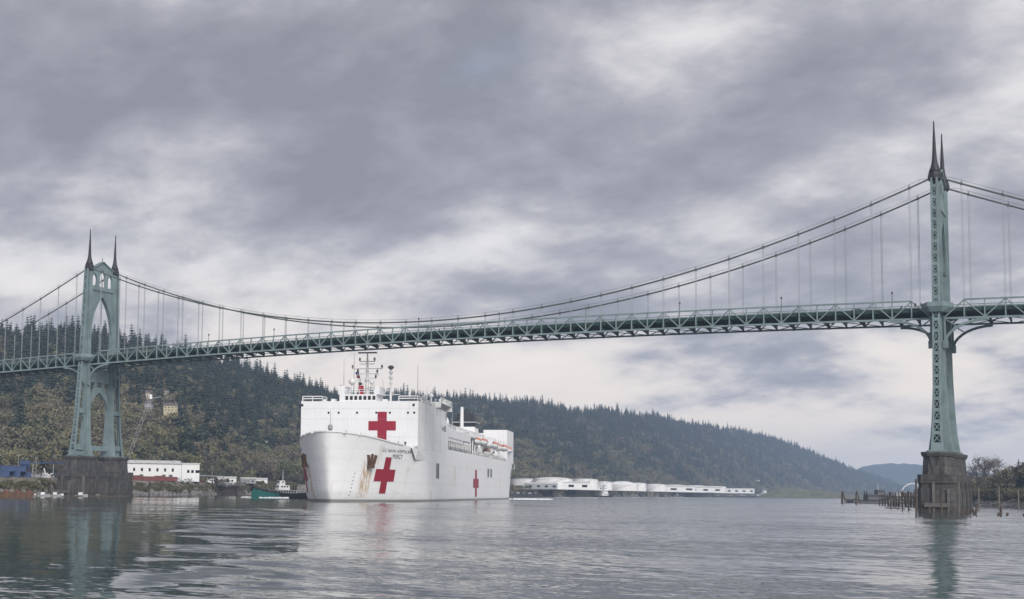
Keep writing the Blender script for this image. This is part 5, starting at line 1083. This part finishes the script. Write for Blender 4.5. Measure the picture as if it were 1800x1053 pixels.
for k, (px, D, h) in enumerate([(1610, 392, 9.6), (1654, 405, 6.8), (1586, 520, 7.0), (1597, 500, 6.6), (1566, 600, 6.4), (1572, 660, 5.4), (1720, 560, 9.0), (1756, 620, 10.0), (1790, 600, 8.6)]):
    p = gnd(px, D); o = mb().tube([(0,0,-3), (random.uniform(-.15,.15), 0, h)], [0.30, 0.25], 8).build('mooring_pile', WOOD if k < 6 else WOODL, None, p)
    tag(o, 'tall dark pile standing clear just left of the right pier' if k == 0 else ('pale pile before the middle of the right pier' if k == 1 else ('thin dark pile in the water before the jetty' if k < 6 else 'slim grey pile before the right bank')), 'pile', None if k < 2 else ('piles before the jetty' if k < 6 else 'piles before the right bank'))
for k, (px, D, h, lean) in enumerate([(1690, 384, 1.3, .2), (1700, 380, 1.5, -.1), (1711, 378, 2.4, .8), (1714, 381, 1.6, -.6), (1752, 372, 0.9, .4), (1764, 376, 0.8, .9), (1758, 380, 2.6, .1), (1797, 372, 0.7, .3)]):
    p = gnd(px, D); o = mb().tube([(0,0,-2), (lean, 0.2, h)], [0.36, 0.28], 8).build('pile_stump', WOOD, None, p); tag(o, 'broken pile stump beside the right pier' if k < 4 else 'low broken stump in the water before the right bank', 'pile stump', 'stumps beside the right pier' if k < 4 else 'stumps before the right bank')
p = gnd(1575, 905); fl = thing('float_dock', 'low log boom floating before the piled jetty', 'float', gnd(1557, 560), math.atan2(gnd(1640, 500).y-gnd(1557, 560).y, gnd(1640, 500).x-gnd(1557, 560).x))
for j in range(2): mb().tube([(j*9, j*0.4, 0.05), (9+j*10, 0.4*j, 0.08)], 0.35, 7).build('log', WOODL, fl)
crumple('wharf_clutter', 'pale clutter and white boats behind the piled jetty', 'clutter', 1590, 780, 1.0, 4.0, GREY, 40)
p = gnd(1604, 1150); AR = thing('arched_shed', 'white arched roof structure behind the piled jetty', 'shed', (p.x, p.y, 0), facing(p))
mb().strip([(9*math.cos(a), 0, 5+11*math.sin(a)) for a in np.linspace(0.2, math.pi-0.2, 14)], 1.2, 0.7).build('roof_arch', WHITE2, AR)
mb().strip([(9*math.cos(a), 12, 5+11*math.sin(a)) for a in np.linspace(0.2, math.pi-0.2, 14)], 1.2, 0.7).build('roof_arch', WHITE2, AR)
mb().bx(-9.5, 9.5, 0, 12, -1, 7).build('wall', WHITE2, AR)

# right bank logs, rocks, trees
for k in range(10):
    px = 1714+k*9+random.uniform(-3, 3); D = lerp(E_SH, px)+random.uniform(4, 28); p = gnd(px, D, 0); p.z = east_z(px, D)+0.3; L = random.uniform(5, 13); a = facing(p)+random.uniform(-.5, .5)
    o = mb().tube([(-L/2, 0, 0), (0, 0.1, 0.05), (L/2, 0, 0.1)], [0.42, 0.38, 0.3], 8).build('driftwood_log', WOODL, None, p, a); tag(o, 'pale driftwood log on the right bank, '+['first', 'second', 'third', 'fourth', 'fifth', 'sixth', 'seventh', 'eighth', 'ninth', 'tenth'][k]+' from the right pier', 'log', 'driftwood logs on the right bank')
rk = []
for k in range(700):
    px = random.uniform(1694, 1900); D = lerp(E_SH, px)+random.uniform(0, 24); p = gnd(px, D); s_ = random.uniform(.3, .9); rk.append((p.x, p.y, east_z(px, D), random.choice(E_), s_, s_))
scatter('shore_rocks', rk, 'pale rocks scattered along the right bank', 'rocks')
rk = []
for k in range(5200):
    px = random.uniform(-150, 1350); D = lerp(SHORE, px)+random.uniform(0, 13); p = gnd(px, D); s_ = random.uniform(.35, 1.0)*(1+D/3000); rk.append((p.x, p.y, bank_z(px, D), random.choice(E_), s_, s_))
scatter('bank_riprap', rk, 'broken stone facing along the left bank waterline', 'rocks')
sh = []
for k in range(2600):
    px = random.uniform(-150, 520) if k < 1700 else random.uniform(880, 1350); D = lerp(SHORE, px)+random.uniform(5, 24); p = gnd(px, D)
    if 355 < px < 432 and random.random() < .7: continue
    if (190 < px < 352 or px < 110) and D > lerp(SHORE, px)+11: continue
    if abs(px-160) < 60 and random.random() < .6: continue
    s_ = random.uniform(.5, 1.15)*(1 if px < 600 else 1.4); sh.append((p.x, p.y, bank_z(px, D), random.choice(D_), s_, s_*random.uniform(.7, 1.2)))
for k in range(900):
    px = random.uniform(1696, 1900); D = lerp(E_SH, px)+random.uniform(26, 90); p = gnd(px, D); s_ = random.uniform(.6, 1.5); sh.append((p.x, p.y, east_z(px, D), random.choice(D_), s_, s_))
for k in range(900):
    px = random.uniform(1480, 1760); D = random.uniform(4640, 5300); p = gnd(px, D); s_ = random.uniform(3, 6); sh.append((p.x, p.y, 8.5, random.choice(D_), s_, s_))
scatter('bank_shrubs', sh, 'olive scrub growing along the river banks', 'shrubs')

TM = {}
for k in range(4): tr_, cr_ = decid_meshes(130+k, 17, 7.2, 900, 0.55); TM['d', k] = (tr_.mesh('trunk', BARK), cr_.mesh('crown', DECID))
for k in range(3): tr_, cr_ = conif_meshes(150+k, 28, 5.2, 17, 9); TM['c', k] = (tr_.mesh('trunk', BARK), cr_.mesh('crown', CONIF))
for k in range(3): tr_, cr_ = decid_meshes(170+k, 20, 7.5, 420, 0.26, True); TM['b', k] = (tr_.mesh('trunk', TWIG), cr_.mesh('crown', TWIG))
def tree(kind, p, s_, label, group, name):
    T = thing(name, label, 'tree', p, random.uniform(0, 6.28), group); T.scale = (s_*random.uniform(.9, 1.1), s_*random.uniform(.9, 1.1), s_)
    k = random.randrange(4 if kind == 'd' else 3); inst('trunk', TM[kind, k][0], T); inst('crown', TM[kind, k][1], T)
ORD = ['first', 'second', 'third', 'fourth', 'fifth', 'sixth', 'seventh', 'eighth', 'ninth', 'tenth', 'eleventh', 'twelfth', 'thirteenth', 'fourteenth', 'fifteenth', 'sixteenth', 'seventeenth', 'eighteenth', 'nineteenth', 'twentieth']
def where(px, D):
    w_ = next(t for q, t in ((45, 'behind the blue containers'), (112, 'behind the blue conveyor'), (212, 'seen behind the left tower'), (280, 'behind left half of warehouse'), (350, 'behind right half of warehouse'), (400, 'behind the open shed'), (445, 'above the timber wharf'), (9999, 'behind the teal tug')) if px < q)
    k_ = D-lerp(FOOT, px)
    return (' in front row ' if k_ < 30 else ' upslope ' if k_ < 80 else ' high upslope ')+w_
placed = []
while len(placed) < 150:
    px = random.uniform(-60, 540); Df = lerp(FOOT, px); D = Df+random.uniform(-18, 130)
    if any(abs(px-a)*0.4 < 3.4 and abs(D-d) < 7 for a, d in placed): continue
    if 205 < px < 352 and D < 872: continue
    placed.append((px, D)); p = gnd(px, D); p.z = near_z(px, D)-0.4; r_ = random.random()
    if r_ < 0.72: s_ = random.uniform(0.75, 1.25); tree('d', p, s_, ('tall' if s_ > 1.1 else 'small' if s_ < .9 else 'middling')+' olive budding tree'+where(px, D), 'budding trees at the foot of the left hillside', 'deciduous_tree')
    elif r_ < 0.86: tree('b', p, random.uniform(0.6, 0.9), 'bare grey tree'+where(px, D), 'bare trees at the foot of the left hillside', 'bare_tree')
    else: tree('c', p, random.uniform(0.55, 0.85), 'dark conifer'+where(px, D), 'conifers at the foot of the left hillside', 'conifer_tree')
cnt = {'b': 0, 'd': 0, 'c': 0}
for px, k_, s_ in sorted([(1718, 'b', 1.15), (1733, 'b', 1.35), (1748, 'b', 1.15), (1706, 'b', .8), (1764, 'd', .8), (1772, 'd', .95), (1758, 'b', .65), (1783, 'b', .8), (1792, 'c', .75), (1806, 'c', .8), (1800, 'd', 1.1), (1740, 'd', .55), (1725, 'd', .5), (1779, 'b', .9), (1822, 'd', 1.1), (1845, 'd', 1.0), (1712, 'd', .45), (1754, 'd', .6), (1788, 'd', .75), (1768, 'b', .7)]):
    D = lerp(E_SH, px)+random.uniform(55, 110); p = gnd(px, D); p.z = east_z(px, D)-0.3
    nm = {'b': ('bare_tree', 'tall bare tree on the right bank', 'bare trees on the right bank'), 'd': ('deciduous_tree', 'olive leafing tree on the right bank', 'leafing trees on the right bank'), 'c': ('conifer_tree', 'dark conifer on the right bank', 'conifers on the right bank')}[k_]
    tree(k_, p, s_, nm[1]+', '+ORD[cnt[k_]]+' of its kind from the right pier', nm[2], nm[0]); cnt[k_] += 1

# ------------------------------------------------------------------ traffic and people on the bridge, birds
CARP = [M('silver_car_paint', (.45, .46, .47), .3), M('dark_car_paint', (.03, .035, .04), .3), M('white_car_paint', (.7, .7, .7), .3)]
def car(x, y, mat, label, dirn=1):
    T = thing('car', label, 'car', (x, y, zb(x)+3.25), 0 if dirn > 0 else math.pi)
    prof = [(-2.2, 0.35), (2.2, 0.35), (2.25, 0.75), (1.3, 0.95), (0.6, 1.45), (-1.2, 1.5), (-2.0, 1.0), (-2.25, 0.9)]
    mb().loft([[(a, -0.88, b_) for a, b_ in prof], [(a, -0.7 if b_ > 1.2 else -0.92, b_) for a, b_ in prof], [(a, 0.7 if b_ > 1.2 else 0.92, b_) for a, b_ in prof], [(a, 0.88, b_) for a, b_ in prof]]).build('body', mat, T)
    for g in (-1, 1): mb().prism([(-1.2, 1.0), (0.95, 1.0), (0.5, 1.38), (-1.0, 1.42)], g*0.84-0.03, g*0.84+0.03, 'y').build('window', GLASSD, T)
    for xx in (-1.35, 1.35):
        for g in (-1, 1):
            wv = mb().lathe([(0.33, -0.1), (0.33, 0.1)], (0,0,0), 12); wv.v = [(xx+a, g*0.82+c, 0.33+b_) for a, b_, c in wv.v]; wv.build('wheel', BLACK, T)
car(349, -3.2, CARP[0], 'silver car on the bridge near the right tower'); car(343, -3.2, CARP[1], 'dark car behind the silver one on the bridge'); car(160, 3, CARP[2], 'white car on the bridge above the ship', -1)
def person(p, rz, coat, label):
    me = bpy.data.meshes.new('person')
    V = [(0,0,.95), (0,0,1.2), (0,0,1.42), (0,0,1.52), (0,0,1.68), (0,.1,.9), (.02,.11,.5), (0,.11,.06), (.12,.11,.03), (0,-.1,.9), (.04,-.11,.5), (-.02,-.11,.06), (.1,-.11,.03), (0,.2,1.4), (.03,.26,1.12), (.16,.22,.9), (0,-.2,1.4), (.03,-.26,1.12), (.14,-.22,.9)]
    Ed = [(0,1),(1,2),(2,3),(3,4),(0,5),(5,6),(6,7),(7,8),(0,9),(9,10),(10,11),(11,12),(2,13),(13,14),(14,15),(2,16),(16,17),(17,18)]
    me.from_pydata(V, Ed, []); o = bpy.data.objects.new('person', me); COL.objects.link(o); o.location = p; o.rotation_euler.z = rz
    o.modifiers.new('s', 'SKIN'); o.modifiers.new('u', 'SUBSURF').levels = 1; o.modifiers[-1].render_levels = 1
    rad = [.16, .15, .16, .06, .115, .1, .075, .05, .04, .1, .075, .05, .04, .07, .055, .04, .07, .055, .04]
    for v, q in zip(me.skin_vertices[0].data, rad): v.radius = (q, q)
    me.skin_vertices[0].data[0].use_root = True; me.materials.append(coat); return tag(o, label, 'person')
person((361.5, -9.4, zb(361)+3.5), -1.6, CARP[1], 'person in dark coat standing on the walkway left of the right tower')
person((363.2, -9.4, zb(363)+3.5), -1.3, DGREY, 'person in grey coat on the walkway next to the right tower')
bl = M('work_clothes', (0.04, 0.05, 0.09), .8)
sm_ = Matrix.Translation(sp0) @ Matrix.Rotation(SHIP.rotation_euler.z, 4, 'Z') @ Matrix.Scale(SHIP_S, 4)
for k, (x, y) in enumerate([(4, 6.0), (3.6, 7.4), (2.6, 11.4), (2.2, 13.2)]):
    q = sm_ @ Vector((x, y, 14.35)); person(q, random.uniform(0, 6), bl, ['person in dark clothes left of the pair on the foredeck under the red cross', 'person in dark clothes right of the pair on the foredeck', 'person in dark clothes alone on the foredeck right of the cross', 'person in dark clothes nearest the port corner of the foredeck'][k]).scale = (SHIP_S,)*3
p = gnd(467, 430); gu = thing('gull', 'white gull gliding before the hillside left of the ship', 'bird', (p.x, p.y, zat(467, 777, 430)), facing(p)+0.6)
mb().loft([[(x, r_*math.cos(a)*0.16, r_*math.sin(a)*0.16) for a in np.linspace(0, 6.283, 9)[:-1]] for x, r_ in ((-.45, .2), (-.2, .8), (.1, 1), (.35, .7), (.55, .1))]).build('body', WHITE2, gu)
for g in (-1, 1): mb().loft([[(-.15, g*.1, .08), (.2, g*.1, .08), (.2, g*.1, .12), (-.15, g*.1, .12)], [(-.1, g*.8, .42), (.2, g*.8, .42), (.2, g*.8, .45), (-.1, g*.8, .45)], [(-.35, g*1.5, .6), (-.2, g*1.5, .6), (-.2, g*1.5, .62), (-.35, g*1.5, .62)]]).build('wing', WHITE2 if g < 0 else GREY, gu)
for k, (px, D) in enumerate([(1516, 800), (1567, 520), (1590, 505), (1600, 495), (1578, 512)]):
    p = gnd(px, D); o = mb().loft([[(x, r_*math.cos(a)*0.22, 0.05+r_*max(-.3, math.sin(a))*0.24) for a in np.linspace(0, 6.283, 9)[:-1]] for x, r_ in ((-.5, .15), (-.2, .9), (.15, 1), (.4, .3))]).ball((.42, 0, .42), .14, 8, 6).build('duck', DGREY, None, p, random.uniform(0, 6)); tag(o, 'small dark waterfowl floating before the piled jetty', 'bird', 'waterfowl before the jetty')

# ------------------------------------------------------------------ tell look-alikes apart by their order from the left
byl = {}
for o in COL.objects:
    if o.parent is None and 'label' in o.keys() and 'group' in o.keys(): byl.setdefault(o['label'], []).append(o)
for lb, os_ in byl.items():
    if 1 < len(os_) <= 20:
        os_.sort(key=lambda o: (o.location-CAM).dot(r0)/(o.location-CAM).dot(fw))
        for k, o in enumerate(os_): o['label'] = lb+', '+('leftmost of them' if k == 0 else 'rightmost of them' if k == len(os_)-1 else ORD[k]+' from left')

# ------------------------------------------------------------------ haze
hz = mb().bx(-9900, 9900, -9900, 9900, -4.5, 330).build('haze', None); tag(hz, kind='stuff')
hm_ = bpy.data.materials.new('thin_river_haze'); hm_.use_nodes = True; t = NT(hm_.node_tree)
pv = t.n('ShaderNodeVolumePrincipled', i={'Color': (0.53, 0.68, 0.94, 1), 'Density': 0.00012, 'Anisotropy': 0.0})
t.n('ShaderNodeOutputMaterial', i={'Volume': pv.outputs[0]})
hz.data.materials.clear(); hz.data.materials.append(hm_)
